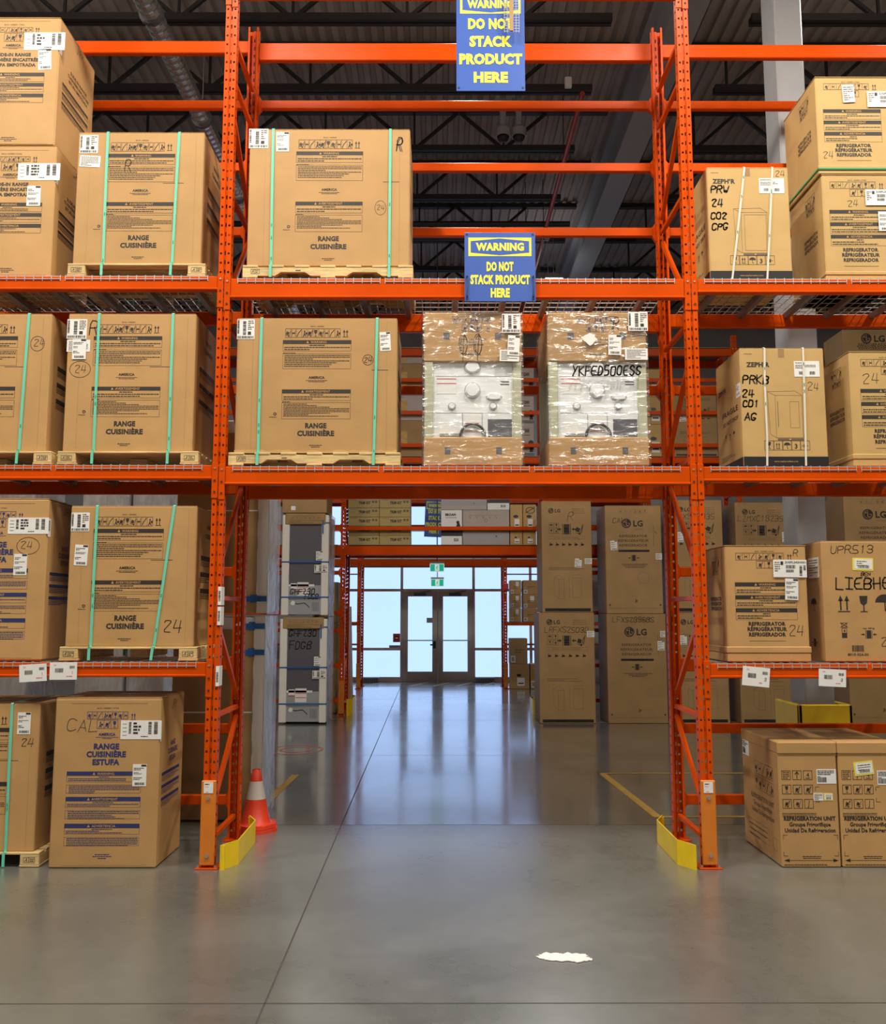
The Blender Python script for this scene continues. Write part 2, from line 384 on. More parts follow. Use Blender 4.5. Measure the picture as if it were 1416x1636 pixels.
    def walker(s, u, v, h, m):
        s.disc(u, v+h*.8, h*.12, m, 8); s.line([(u, v+h*.66), (u-h*.04, v+h*.36), (u-h*.2, v)], h*.12, m)
        s.line([(u-h*.04, v+h*.36), (u+h*.18, v+h*.02)], h*.12, m); s.rect(u+h*.12, v+h*.3, u+h*.42, v+h*.62, m)
    def iconrow(s, u0, u1, v0, v1, n, m, seed=0):
        t = 0.0025; s.frame(u0, v0, u1, v1, t, m); c = (u1-u0)/n; h = (v1-v0)*.72; vb = v0 + (v1-v0)*.13
        for k in range(n):
            uc = u0 + (k+.5)*c
            if k: s.rect(u0+k*c-t*.4, v0, u0+k*c+t*.4, v1, m)
            q = (k*5 + seed) % 6
            (s.truck, s.glass, lambda a, b, e, f: s.truck(a, b, e, f, True), s.walker, lambda a, b, e, f: s.line([(a-e*.3, b), (a-e*.1, b+e*.5), (a+e*.3, b+e)], e*.1, f),
             lambda a, b, e, f: (s.line([(a-e*.25, b), (a-e*.25, b+e), ], e*.05, f), s.line([(a+e*.25, b+e), (a+e*.25, b)], e*.05, f), s.rect(a-e*.2, b+e*.4, a+e*.2, b+e*.6, f)))[q](uc, vb, h, m)
    def barcode(s, u0, v0, u1, v1, m=INK, seed=1, vert=False, l=1):
        rr = random.Random(seed); x = 0.0; L = (v1-v0) if vert else (u1-u0); un = L/38
        while x < L-un:
            b = un*rr.choice((1, 1, 2, 2.5)); b = min(b, L-x)
            if vert: s.rect(u0, v0+x, u1, v0+x+b, m, l)
            else: s.rect(u0+x, v0, u0+x+b, v1, m, l)
            x += b + un*rr.choice((1, 1, 1.6))
    def warnbox(s, uc, wd, v1, v0, word, m, base, lines=2, seed=1):        # dark bar with a word, framed small print below
        bh = 0.031; s.rect(uc-wd/2, v1-bh, uc+wd/2, v1, m)
        s.text(word, uc+0.012, v1-bh*.82, bh*.62, base, bold=0.015, l=2)
        hw = glyphs(word, .015)[2]*bh*.62/2
        s.poly([(uc-hw-.022, v1-bh*.82), (uc-hw-.001, v1-bh*.82), (uc-hw-.0115, v1-bh*.15)], base, 2)
        s.frame(uc-wd/2, v0, uc+wd/2, v1, 0.0018, m)
        lh = (v1-bh-v0-.008)/(lines+1)
        s.para(uc-wd*.16, uc+wd*.16, v1-bh-.003, 1, lh, m, seed, cen=True)
        s.para(uc-wd/2+.012, uc+wd/2-.012, v1-bh-.003-lh, lines, lh, m, seed+3)
def front_pen(mb, w, d, z0=0.0): return Pen(mb, (-w/2, -d/2, z0), (1, 0, 0), (0, 0, 1), (0, -1, 0))
def right_pen(mb, w, d, z0=0.0): return Pen(mb, (w/2, -d/2, z0), (0, 1, 0), (0, 0, 1), (1, 0, 0))
def left_pen(mb, w, d, z0=0.0): return Pen(mb, (-w/2, d/2, z0), (0, -1, 0), (0, 0, 1), (-1, 0, 0))

def label_part(parent, w, d, u, v, lw, lh, style='ship', z0=0.0, name='shipping_label', rz=0.0, side='front', wrap=0.0, base=PAPER, lift=0.0):
    """A stuck-on label (u, v = lower-left corner on the face), printed."""
    mb = MB()
    p = front_pen(mb, w, d + lift*2, z0) if side == 'front' else (left_pen(mb, w, d, z0) if side == 'left' else right_pen(mb, w, d, z0))
    c, s = math.cos(rz), math.sin(rz)
    q = Pen(mb, p.P(u, v, 2), p.U*c + p.V*s, p.V*c - p.U*s, p.N)
    q.rect(0, 0, lw, lh, base, 0)
    e = [q.P(0, 0, 0), q.P(lw, 0, 0), q.P(lw, lh, 0), q.P(0, lh, 0)]
    for a, b in zip(e, e[1:]+e[:1]): mb.face([a, a - p.N*.0018, b - p.N*.0018, b], base)
    sd = int((u+v+lw)*1000)
    if style == 'wide':                       # large routing label: icons at left, model code, two barcodes
        q.barcode(lw*.20, lh*.30, lw*.26, lh*.92, seed=sd, vert=True)
        for k in range(4): q.rect(lw*.05, lh*(.2+.2*k), lw*.15, lh*(.2+.2*k)+.003, INKL)
        q.para(lw*.31, lw*.50, lh*.93, 4, lh*.17, INK, sd, .6)
        q.barcode(lw*.68, lh*.28, lw*.76, lh*.93, seed=sd+1, vert=True); q.barcode(lw*.82, lh*.28, lw*.91, lh*.93, seed=sd+2, vert=True)
        q.para(lw*.5, lw*.75, lh*.2, 1, lh*.1, INK, sd)
    elif style == 'sq':                       # square label, vertical barcodes
        q.barcode(lw*.03, lh*.28, lw*.13, lh*.95, seed=sd, vert=True); q.barcode(lw*.34, lh*.22, lw*.52, lh*.92, seed=sd+1, vert=True)
        q.para(lw*.62, lw*.95, lh*.95, 5, lh*.1, INKL, sd, .5); q.rect(lw*.62, lh*.22, lw*.8, lh*.38, INK)
        q.barcode(lw*.05, lh*.04, lw*.95, lh*.16, seed=sd+2)
    elif style == 'ship':
        q.rect(lw*.62, lh*.90, lw*.98, lh*.985, INK); q.para(lw*.08, lw*.8, lh*.86, 2, lh*.07, INK, sd)
        q.para(lw*.08, lw*.85, lh*.66, 2, lh*.06, INKL, sd+1); q.para(lw*.06, lw*.7, lh*.42, 2, lh*.07, INK, sd+2)
        q.barcode(lw*.18, lh*.06, lw*.9, lh*.17, seed=sd)
    elif style == 'zephyr':
        q.para(lw*.05, lw*.6, lh*.93, 1, lh*.09, INK, sd); q.para(lw*.05, lw*.85, lh*.78, 3, lh*.09, INKL, sd)
        q.barcode(lw*.18, lh*.14, lw*.36, lh*.34, seed=sd); q.barcode(lw*.6, lh*.14, lw*.82, lh*.34, seed=sd+1)
    elif style == 'tag':
        q.barcode(lw*.22, lh*.42, lw*.52, lh*.68, seed=sd); q.barcode(lw*.72, lh*.66, lw*.92, lh*.85, seed=sd+1)
        q.text('EA', lw*.2, lh*.8, lh*.10, PINK, bold=0); q.para(lw*.24, lw*.42, lh*.32, 1, lh*.06, INKL, sd)
        q.hand('1', lw*.8, lh*.36, lh*.14, .003, PINK); q.para(lw*.62, lw*.94, lh*.26, 1, lh*.12, PINK, sd, .4)
    elif style == 'lines':
        q.para(lw*.08, lw*.92, lh*.92, 7, lh*.12, INKL, sd, .4)
    elif style == 'yellow':
        q.rect(lw*.08, lh*.12, lw*.94, lh*.9, PAPER, 1); q.para(lw*.2, lw*.85, lh*.8, 3, lh*.16, INK, sd, .4); q.barcode(lw*.25, lh*.2, lw*.8, lh*.42, INKL, sd, l=2)
    elif style == 'unit':
        q.para(lw*.04, lw*.9, lh*.95, 3, lh*.12, INK, sd, .5); q.barcode(lw*.04, lh*.1, lw*.5, lh*.45, seed=sd); q.para(lw*.04, lw*.35, lh*.55, 1, lh*.12, INK, sd)
    elif style == 'model':
        q.text('JUGFL242HX01', lw*.66, lh*.80, lh*.12, INK, bold=.02, width=lw*.62)
        q.barcode(lw*.38, lh*.5, lw*.66, lh*.7, seed=sd); q.barcode(lw*.78, lh*.1, lw*.86, lh*.7, seed=sd+1, vert=True); q.barcode(lw*.9, lh*.4, lw*.97, lh*.7, seed=sd+3, vert=True)
        q.para(lw*.04, lw*.2, lh*.9, 5, lh*.12, INKL, sd); q.rect(lw*.22, lh*.7, lw*.3, lh*.9, INK); q.barcode(lw*.38, lh*.28, lw*.62, lh*.44, seed=sd+5)
    if wrap:
        r = right_pen(mb, w, d, z0); r.rect(0, v - .02, wrap, v+lh-.005, base, 2); r.barcode(wrap*.2, v+lh*.2, wrap*.7, v+lh*.85, seed=sd+4, vert=True, l=3)
    return mb.build(name, parent)

# ------------------------------------------------------------------ lamps
for i, (x, y, z, wt, colr) in enumerate(LAMPS):
    where = {-2.6: 'over the aisle before the front rack', -8.6: 'behind the viewer, added as front fill', 2.4: 'over the aisle behind the front rack', 12.6: 'near the glazed entrance'}[y]
    t = thing('high_bay_light', 'long grey high bay light fixture hanging %s' % where, 'light', (x, y, z), group='high bay lights ' + where)
    mb = MB(); mb.prism([(-.22, .0), (.22, 0), (.1, .1), (-.1, .1)], 1, -.62, .62, LGREY); mb.build('housing', t)
    mb = MB(); mb.box(-.19, .19, -.6, .6, -.012, -.002, LENS); mb.build('lens', t)
    for q in (-.5, .5): mb = MB(); mb.tube([(0, q, .1), (0, q, 10.7-z)], .006, STEEL, 6); mb.build('hanger', t)
    ld = bpy.data.lights.new('lamp', 'AREA'); ld.shape = 'RECTANGLE'; ld.size = 0.4; ld.size_y = 1.2; ld.energy = wt; ld.color = colr
    lo = bpy.data.objects.new('lamp', ld); COL.objects.link(lo); lo.parent = t; lo.location = (0, 0, -.02)
    ld = bpy.data.lights.new('ceiling_fill', 'AREA'); ld.shape = 'RECTANGLE'; ld.size = 0.2; ld.size_y = 1.1; ld.energy = wt*(CEILING_FILL if y < 5 else 0.04); ld.color = colr     # upward lamp added to each fixture to brighten the roof deck
    lo = bpy.data.objects.new('ceiling_fill', ld); COL.objects.link(lo); lo.parent = t; lo.location = (0, 0, .12); lo.rotation_euler = (math.pi, 0, 0)

# ------------------------------------------------------------------ floor, walls, ceiling
XL, XR, YB, YW, ZC = -17.0, 17.0, -13.0, 18.5, 10.72
mb = MB(); mb.face([(XL, YB, 0), (XR, YB, 0), (XR, YW+.3, 0), (XL, YW+.3, 0)], CONC)
def strip(p, q, wd, m, z=0.0012):
    p, q = Vector((*p, z)), Vector((*q, z)); d = (q-p).normalized(); n = Vector((-d.y, d.x, 0))*wd/2
    mb.face([p-n, q-n, q+n, p+n][::1], m)
strip((-.875, YB), (-1.2, YW), .010, JOINT)
strip((4.5, YB), (4.2, YW), .009, JOINT); strip((-6.4, YB), (-6.6, YW), .009, JOINT)
for y in (-6.2, -2.32, 1.38, 5.34, 9.3, 13.2): strip((XL, y), (XR, y + .02), .007, JOINT)
strip((1.78, 3.95), (1.885, 1.70), .085, FLINE, .0018); strip((1.85, 1.70), (6.5, 1.72), .06, FLINE, .0022); strip((1.76, 3.98), (6.5, 4.0), .06, FLINE, .0022)
strip((-1.84, 3.9), (-1.90, 1.75), .085, FLINE, .0018); strip((-1.87, 1.72), (-6.5, 1.72), .06, FLINE, .0022)
for k in range(7): strip((-2.2+.62*k, 16.9), (-1.75+.62*k, 18.2), .07, FLINE, .0018)
strip((-2.4, 16.88), (2.3, 16.88), .07, FLINE, .0022); strip((1.5, 9.0), (6.5, 9.0), .06, FLINE, .002)
strip((-1.9, 9.5), (-6, 9.5), .06, FLINE, .002)
for r0 in (.16, .28):
    pts = [(-2.15 + r0*1.3*math.cos(2*math.pi*k/24), 5.85 + r0*1.5*math.sin(2*math.pi*k/24)) for k in range(25)]
    for a, b in zip(pts, pts[1:]): strip(a, b, .035, SPRAY, .0016)
struct(mb.build('floor'))
def wall(name, x0, x1, y0, y1, z0=0, z1=ZC+.3, parts=None):
    mb = MB()
    for bx in (parts or [(x0, x1, y0, y1, z0, z1)]): mb.box(*bx, WALLM)
    return struct(mb.build(name))
wall('wall_left', XL-.2, XL, YB, YW+.2); wall('wall_right', XR, XR+.2, YB, YW+.2); wall('wall_front', XL, XR, YB-.2, YB)
# glazed entrance in the far wall
GX0, GX1, GZ1 = at(515, 900, YW)[0], at(905, 900, YW)[0], 5.6
wall('wall_back', 0, 0, 0, 0, parts=[(XL, GX0, YW, YW+.2, 0, ZC+.3), (GX1, XR, YW, YW+.2, 0, ZC+.3), (GX0, GX1, YW, YW+.2, GZ1, ZC+.3)])
VM = [GX0] + [at(px, 1000, YW)[0] for px in (575, 642, 757, 803, 848)] + [GX1]
HZ = [0.0, at(700, 1037, YW)[1], at(700, 943, YW)[1], at(700, 893, YW)[1], 4.25, GZ1]
mb = MB(); mw = .075
for i, x in enumerate(VM): mb.box(x-mw/2, x+mw/2, YW-.06, YW+.08, 0, GZ1, ALUL if i not in (2, 3) else ALU, .004)
for i, z in enumerate(HZ):
    for a, b in zip(VM, VM[1:]):
        if i == 1 and abs(a-VM[2]) < .01: continue
        if i == 0 and abs(a-VM[2]) < .01: continue
        zz = (0, .13) if i == 0 else (z-mw/2, z+mw/2)
        mb.box(a+mw/2, b-mw/2, YW-.05, YW+.07, *zz, ALUL, .004)
struct(mb.build('trim_1'))
n = 0
for i, (a, b) in enumerate(zip(VM, VM[1:])):
    zs = HZ if i != 2 else HZ[2:]
    for z0, z1 in zip(zs, zs[1:]):
        n += 1; mb = MB(); mb.box(a+.02, b-.02, YW+.01, YW+.03, z0+.02, z1-.02, PANE); struct(mb.build('window_%d' % n))
dx0, dx1, dzt = VM[2]+mw/2, VM[3]-mw/2, HZ[2]-mw/2
mid = (dx0+dx1)/2
for k, (a, b) in enumerate(((dx0, mid-.012), (mid+.012, dx1))):
    d = MB(); st = .14
    d.box(a, a+st, YW-.05, YW+.0, .01, dzt, ALU, .004); d.box(b-st, b, YW-.05, YW, .01, dzt, ALU, .004)
    d.box(a+st, b-st, YW-.05, YW, dzt-.14, dzt, ALU, .004); d.box(a+st, b-st, YW-.05, YW, .01, .28, ALU, .004)
    dr = struct(d.build('door_%d' % (k+1)))
    p = MB(); p.box(a+st-.01, b-st+.01, YW-.03, YW-.015, .27, dzt-.13, PANE); p.build('door_pane', dr)
    p = MB(); zb = at(700, 1023, YW)[1]; p.tube([(a+.06, YW-.11, zb), (b-.06, YW-.11, zb)], .018, STEEL, 8)
    for q in (a+.07, b-.07): p.box(q-.02, q+.02, YW-.11, YW-.05, zb-.02, zb+.02, STEEL)
    p.build('push_bar', dr)
    p = MB(); cxd = (a+b)/2; p.box(cxd-.17, cxd+.17, YW-.13, YW-.05, dzt-.13, dzt-.03, GREYP, .01); p.bar((cxd, YW-.1, dzt-.03), (cxd+.3, YW-.06, dzt+.02), .02, .02, GREYP); p.build('door_closer', dr)
    if k == 0:
        p = MB(); zk = at(700, 1030, YW)[1]; p.box(b-.12, b-.04, YW-.08, YW-.05, zk-.1, zk+.1, BLACK, .01); p.box(b-.2, b-.06, YW-.12, YW-.09, zk-.02, zk+.02, BLACK, .005); p.build('door_lock', dr)
        p = MB(); x, z = at(687, 991, YW); p.box(x-.09, x+.09, YW-.035, YW-.028, z-.07, z+.07, LGREY); p.build('door_notice', dr)
# things by the entrance
def plain(name, label, cat, fn, loc=(0, 0, 0), **k):
    mb = MB(); fn(mb); return tag(mb.build(name, None, loc), label, cat, **k)
def f(mb):
    mb.box(-.1, .1, -.02, 0, -.12, .12, RED, .01); p = Pen(mb, (0, -.02, 0), (1, 0, 0), (0, 0, 1), (0, -1, 0)); p.rect(-.05, -.06, .05, .06, BLACK); p.rect(-.03, -.03, .03, .02, PAPER, 2)
x, z = at(634, 1019, YW); plain('fire_alarm_pull', 'small red and black pull station on the mullion left of the door', 'alarm', f, (x, YW-.06, z))
def f(mb): mb.box(-.16, .16, -.004, 0, -.045, .045, LGREY); Pen(mb, (0, -.004, 0), (1, 0, 0), (0, 0, 1), (0, -1, 0)).para(-.14, .14, .03, 2, .03, INKL, 2)
x, z = at(631, 1033.5, YW); plain('glass_notice', 'small grey strip notice stuck low on the glass left of the door', 'sign', f, (x, YW+.009, z))
for px, nm in ((591, 'left'), (775, 'right')):
    def f(mb):
        mb.box(-.27, .27, -.16, 0, .0, .13, LGREY, .02)
        for k in range(9): mb.box(-.24+.054*k, -.21+.054*k, -.163, -.158, .03, .1, GREYP)
    plain('floor_heater', 'low grey floor heater box at the foot of the glass %s of the doors' % nm, 'heater', f, (at(px, 1085, YW)[0], YW-.07, 0))
# exit signs one above the other on a pendant rod
def exit_sign(px, py, Y, wpx, hpx, label):
    x, z = at(px, py, Y); sc = (Y-CAMY)/F; W2, H2 = wpx*sc/2, hpx*sc/2
    t = thing('exit_sign', label, 'exit sign', (x, Y, z))
    mb = MB(); mb.box(-W2, W2, -.03, .03, -H2, H2, WHITEX, .01); mb.box(-W2, W2, -.035, .035, H2, H2+.04, LGREY); mb.build('housing', t)
    mb = MB(); p = Pen(mb, (0, -.031, 0), (1, 0, 0), (0, 0, 1), (0, -1, 0)); a = W2*.92; b = H2*.86
    p.rect(-a, -b, a, b, GREENX); p.rect(-a*.33, -b*.9, a*.33, b*.9, WHITEX, 2)
    h = b*1.5; u = 0; v = -b*.75
    p.disc(u+h*.08, v+h*.86, h*.1, GREENX, 10, 3); p.line([(u+h*.04, v+h*.72), (u-h*.06, v+h*.42)], h*.16, GREENX, 3)
    p.line([(u-h*.06, v+h*.42), (u+h*.14, v+h*.26), (u+h*.08, v+h*.02)], h*.1, GREENX, 3); p.line([(u-h*.06, v+h*.42), (u-h*.12, v+h*.2), (u-h*.32, v+h*.12)], h*.1, GREENX, 3)
    p.line([(u+h*.02, v+h*.68), (u+h*.22, v+h*.6), (u+h*.26, v+h*.46)], h*.08, GREENX, 3); p.line([(u+h*.02, v+h*.68), (u-h*.18, v+h*.6), (u-h*.22, v+h*.44)], h*.08, GREENX, 3)
    mb.build('running_figure_panel', t)
    return t
exit_sign(698.5, 907, 13.2, 23, 13, 'upper green running figure exit sign above the glass doors, larger one')
e = exit_sign(699, 931, 15.4, 21, 12, 'lower green running figure exit sign just above the door head')
for px, py, Y, o in ((698.5, 898, 13.2, None), (699, 922.5, 15.4, None)):
    mb = MB(); x, z = at(px, py, Y); mb.tube([(x, Y, z+.0), (x, Y, 10.7)], .012, GREYP, 6)
    o = mb.build('pendant_rod'); tag(o, 'thin grey rod carrying the %s exit sign from the ceiling' % ('upper' if Y < 14 else 'lower'), 'rod')

# ceiling: ribbed deck, joists, girder, duct, pipes, cameras
mb = MB(); pitch = .20; nx = int((XR-XL)/pitch); prof = []
for k in range(nx):
    x = XL + k*pitch; prof += [(x, 0), (x+.09, 0), (x+.11, .05), (x+.18, .05)]
prof.append((XR, 0))
for a, b in zip(prof, prof[1:]): mb.face([(a[0], YB, ZC+a[1]), (b[0], YB, ZC+b[1]), (b[0], YW, ZC+b[1]), (a[0], YW, ZC+a[1])][::-1], DECKM)
mb.box(XL, XR, YB, YW, ZC+.1, ZC+.3, DECKM)
struct(mb.build('ceiling'))
JY = [4.49, 6.13, 7.93, 9.77, 11.6, 13.4, 15.2, 17.0]
zb, zt = 9.90, ZC-.02
def joist(y, x0, x1, label, group):
    t = thing('ceiling_joist', label, 'joist', ((x0+x1)/2, y, zb), group=group); L = (x1-x0)/2
    mb = MB()
    for s in (-.045, .045): mb.box(-L, L, s-.03, s+.03, 0, .1, JOIST)
    mb.build('bottom_chord', t)
    mb = MB(); mb.box(-L-.6, L+.6, -.06, .06, zt-zb-.09, zt-zb, JOIST); mb.build('top_chord', t)
    mb = MB(); k = 0; x = -L+.2; st = .78
    while x < L-st:
        a, b = (0.05, zt-zb-.05) if k % 2 == 0 else (zt-zb-.05, 0.05)
        mb.bar((x, 0, a), (x+st, 0, b), .05, .05, JOIST)
        if k % 2 == 0: mb.bar((x, 0, .05), (x, 0, zt-zb-.05), .035, .035, JOIST)
        x += st; k += 1
    mb.build('web', t)
for i, y in enumerate(JY):
    joist(y, XL+.6, 2.2, 'black open web joist under the ribbed roof left of the girder', 'roof joists left of the girder')
    joist(y, 4.1, XR-.6, 'black open web joist under the ribbed roof right of the girder', 'roof joists right of the girder')
def f(mb):
    mb.box(-.22, .22, YB+.1, YW-.1, 9.80, 9.90, COLG); mb.box(-.22, .22, YB+.1, YW-.1, 10.5, 10.62, COLG); mb.box(-.1, .1, YB+.1, YW-.1, 9.9, 10.5, COLG)
plain('roof_girder', 'long dark grey steel girder running away under the roof', 'girder', f, (3.15, 0, 0))
def f(mb):
    mb.box(-.14, .14, -.18, .18, 0, 9.795, COLG, .015)
plain('steel_column', 'square grey roof column standing behind the front rack', 'column', f, (3.40, 1.75, 0))
def duct():
    t = thing('spiral_duct', 'shiny spiral wound air duct under the roof at upper left', 'duct', (-3.47, 2, 8.75)); mb = MB()
    pts, rs = [], []
    for k in range(0, 400): pts.append((0, -2+.04*k, 0)); rs.append(.118 + (.010 if k % 3 == 0 else 0))
    mb.tube(pts, rs, DUCTM, 14); mb.build('duct_pipe', t)
    for y in (.7, 2.9, 5.2, 7.5):
        mb = MB(); mb.tube([(0, y-.03, 0), (0, y+.03, 0)], .142, GREYP, 14); mb.tube([(0, y, .14), (0, y, 1.95)], .006, STEEL, 5)
        mb.build('hanger_band', t)
duct()
def f(mb):
    mb.tube([(-9, 0, 0), (2.5, 0, 0)], .06, BLACK, 8)
    for x in (-7, -3.5, -.2, 1.6): mb.tube([(x, 0, .06), (x, 0, .9)], .008, BLACK, 5)
plain('sprinkler_pipe', 'black sprinkler pipe crossing below the far roof joists', 'pipe', f, (0, 10.6, 9.8))
def f(mb):
    mb.tube([(0, 0, 0), (0, 12, 0)], .04, DARKRED, 8)
    for y in (2, 5, 8, 11): mb.tube([(0, y, 0), (0, y, 1.2)], .008, BLACK, 5); mb.tube([(0, y, 0), (0, y, -.1)], .012, STEEL, 5)
plain('sprinkler_pipe', 'red sprinkler branch pipe running away from the viewer under the roof', 'pipe', f, (1.95, 5.5, 9.5))
for px, nm in ((804, 'left'), (829, 'right')):
    Y = 6.4; x, z = at(px, 213, Y); zt2 = at(px, 153, Y)[1]
    t = thing('security_camera', '%s one of two pale dome cameras on rods under the roof' % nm, 'camera', (x, Y, z))
    mb = MB(); mb.tube([(0, 0, .0), (0, 0, zt2-z)], .05, LGREY, 8); mb.tube([(0, 0, zt2-z), (0, 0, 10.71-z)], .015, LGREY, 6); mb.build('pendant', t)
    mb = MB(); mb.tube([(0, 0, zt2-z), (0, 0, zt2-z+.06)], .105, LGREY, 14); mb.build('mount_disc', t)
    mb = MB(); mb.tube([(0, 0, .12), (0, 0, .06), (0, 0, -.06)], [.06, .12, .12], LGREY, 14); mb.build('housing', t)
    mb = MB(); mb.tube([(0, 0, -.06), (0, 0, -.11), (0, 0, -.14)], [.1, .08, .03], BLACK, 12); mb.build('dome', t, smooth=True)
def f(mb): mb.box(-.05, .05, -.03, .03, -.08, .08, PAPER, .01); mb.tube([(0, 0, .08), (0, 0, 1.2)], .006, STEEL, 5)
x, z = at(908, 132, 5.3); plain('wireless_sensor', 'tiny white box hanging among the roof joists', 'sensor', f, (x, 5.3, z))

# ------------------------------------------------------------------ pallet racking
CW, CD, PI_ = .095, .075, .078        # upright width, depth, hole pitch
def column(root, x, y, z1, face=-1, detail=True, m=ORANGE):
    """Open channel upright with punched holes on its face and flanges; face -1 looks at the viewer."""
    mb = MB(); yf = y + face*CD/2; yb = y - face*CD/2
    def fq(xa, xb, za, zb_, ya=None): mb.face([(xa, ya if ya is not None else yf, za), (xb, ya if ya is not None else yf, za), (xb, ya if ya is not None else yf, zb_), (xa, ya if ya is not None else yf, zb_)], m)
    hw = CW/2; g = .010; yg = yf - face*.012
    strips = [(-hw, -.038, 0), (-.022, -g, 0), (g, .022, 0), (.038, hw, 0)]
    for a, b, _ in strips: fq(x+a, x+b, 0, z1)
    z = .06; fq(x-.038, x-.022, 0, z); fq(x+.022, x+.038, 0, z); fq(x-g, x+g, 0, z, yg)
    while z < z1-.08:
        for a in (-.038, .022):
            fq(x+a, x+a+.016, z+.017, z+PI_)
        fq(x-g, x-.005, z, z+PI_, yg); fq(x+.005, x+g, z, z+PI_, yg); fq(x-.005, x+.005, z+.034, z+PI_, yg)
        for s in (-1, 1):
            xx = x + s*hw
            mb.face([(xx, y+.0-.012, z+.02), (xx, y+.012, z+.02), (xx, y+.012, z+PI_), (xx, y-.012, z+PI_)], m)
        z += PI_
    fq(x-.038, x-.022, z, z1); fq(x+.022, x+.038, z, z1); fq(x-g, x+g, z, z1, yg)
    for s in (-1, 1):
        xx = x + s*hw
        for ya, yb_ in ((min(yf, yb), y-.012), (y+.012, max(yf, yb))): mb.face([(xx, ya, 0), (xx, yb_, 0), (xx, yb_, z1), (xx, ya, z1)], m)
        mb.face([(x+s*g, yf, 0), (x+s*g, yg, 0), (x+s*g, yg, z1), (x+s*g, yf, z1)], m)
        mb.face([(xx, yb, 0), (xx-s*.018, yb, 0), (xx-s*.018, yb, z1), (xx, yb, z1)], m)
    o = mb.build('column', root)
    b = MB(); b.box(x-.085, x+.085, y-.075, y+.075, .0, .012, m, .002)
    for q in (-.065, .065): b.tube([(x+q, y+face*.055, .012), (x+q, y+face*.055, .03)], .012, STEEL, 6)
    b.build('base_plate', o)
    return o
def guard_plate(col_o, x, y, label=True):
    mb = MB(); mb.box(x-.055, x+.055, y-.065, y-CD/2-.001, .03, .64, ORANGE2, .006)
    for z in (.10, .515): mb.tube([(x, y-.066, z), (x, y-.076, z)], .014, STEEL, 8)
    g = mb.build('column_guard', col_o)
    if label:
        mb = MB(); mb.box(x-.035, x+.035, y-.068, y-.0655, .55, .63, PAPER); p = Pen(mb, (x, y-.068, .55), (1, 0, 0), (0, 0, 1), (0, -1, 0))
        p.para(-.026, .012, .072, 1, .014, INK, 2); p.para(-.026, .028, .052, 1, .008, PINK, 3); p.para(-.02, .028, .014, 1, .009, PINK, 4)
        mb.build('rack_sticker', col_o)
def beam(root, x0, x1, y, z0, z1, m=ORANGE, face=-1, conn=True, dep=.05, lip=True):
    """Box beam with a ledge at its foot and bolted end connectors over the uprights."""
    mb = MB(); yf = y + face*CD/2; ya, yb = sorted((yf, yf - face*dep)); h = z1-z0
    a, b = x0+CW/2+.002, x1-CW/2-.002
    mb.box(a, b, ya, yb, z0, z1, m, .006)
    if lip:
        yo, yi = sorted((yf + face*.010, yf)); mb.box(a, b, yo, yi, z0+.004, z0+.022, m, .005)
    o = mb.build('beam', root)
    if conn:
        for xc, s in ((x0, 1), (x1, -1)):
            mb = MB()
            xa, xb = sorted((xc + s*.003, xc + s*(CW/2+.004))); yo, yi = sorted((yf + face*.006, yf + face*.001))
            mb.box(xa, xb, yo, yi, z1-.26, z1+.02, m, .002)
            xm = (xa+xb)/2
            for dz in (-.025, -.12, -.21): mb.tube([(xm, yf+face*.006, z1+dz), (xm, yf+face*.012, z1+dz)], .008, STEEL if dz > -.1 else DARK, 6)
            mb.build('beam_connector', o)
    return o
def stop_beam(root, x0, x1, y, z0, z1, m=ORANGE, off=.0):
    mb = MB(); mb.box(x0+CW/2+.03, x1-CW/2-.03, y+off-.025, y+off+.025, z0, z1, m, .005)
    for xc, s in ((x0+CW/2, 1), (x1-CW/2, -1)):
        mb.prism([(xc, z0-.05), (xc + s*.035, z0), (xc + s*.035, z1), (xc, z1+.05)], 1, y+off-.02, y+off+.02, m)
    return mb.build('stop_beam', root)
def deck(root, x0, x1, ya, yb, z, ny=.07, nx=.10, fall=True):
    """One welded wire mesh panel with channel supports, its wires turned down over the front beam."""
    mb = MB(); r = .0028
    def wire(p, q): mb.bar(p, q, 2*r, 2*r, GALV)
    k = int((x1-x0)/ny)
    for i in range(k+1):
        x = x0 + (x1-x0)*i/k; wire((x, ya-.004, z), (x, yb, z))
        if fall: wire((x, ya-.004, z+r), (x, ya-.004, z-.045))
    m_ = int((yb-ya)/nx)
    for i in range(m_+1): wire((x0, ya + (yb-ya)*i/m_, z-2*r), (x1, ya + (yb-ya)*i/m_, z-2*r))
    if fall: wire((x0, ya-.008, z-.030), (x1, ya-.008, z-.030))
    o = mb.build('wire_deck', root)
    mb = MB()
    for q in (.14, .5, .86):
        x = x0 + (x1-x0)*q; mb.prism([(x-.03, z-.004), (x-.02, z-.045), (x+.02, z-.045), (x+.03, z-.004)], 1, ya+.05, yb-.02, CHAN)
    mb.build('deck_channel', o)
    return o
DP = .82                                # upright frame depth, centre to centre
HORIZ = [.2, 1.1, 2.0, 3.1, 4.2, 5.3, 6.3, 6.65]
DIAG = [(.38, 1.02), (1.84, 1.18), (2.2, 2.98), (3.95, 3.25), (4.35, 5.2), (6.1, 5.42)]     # z at front upright, z at rear upright
def frame_braces(root, x, y0, y1, zmax, m=ORANGE):
    for z in HORIZ:
        if z < zmax: mb = MB(); mb.box(x-.018, x+.018, y0+.03, y1-.03, z-.018, z+.018, m, .003); mb.build('brace', root)
    for a, b in DIAG:
        if max(a, b) < zmax: mb = MB(); mb.bar((x, y0+.02, a), (x, y1-.02, b), .034, .034, m); mb.build('brace', root)

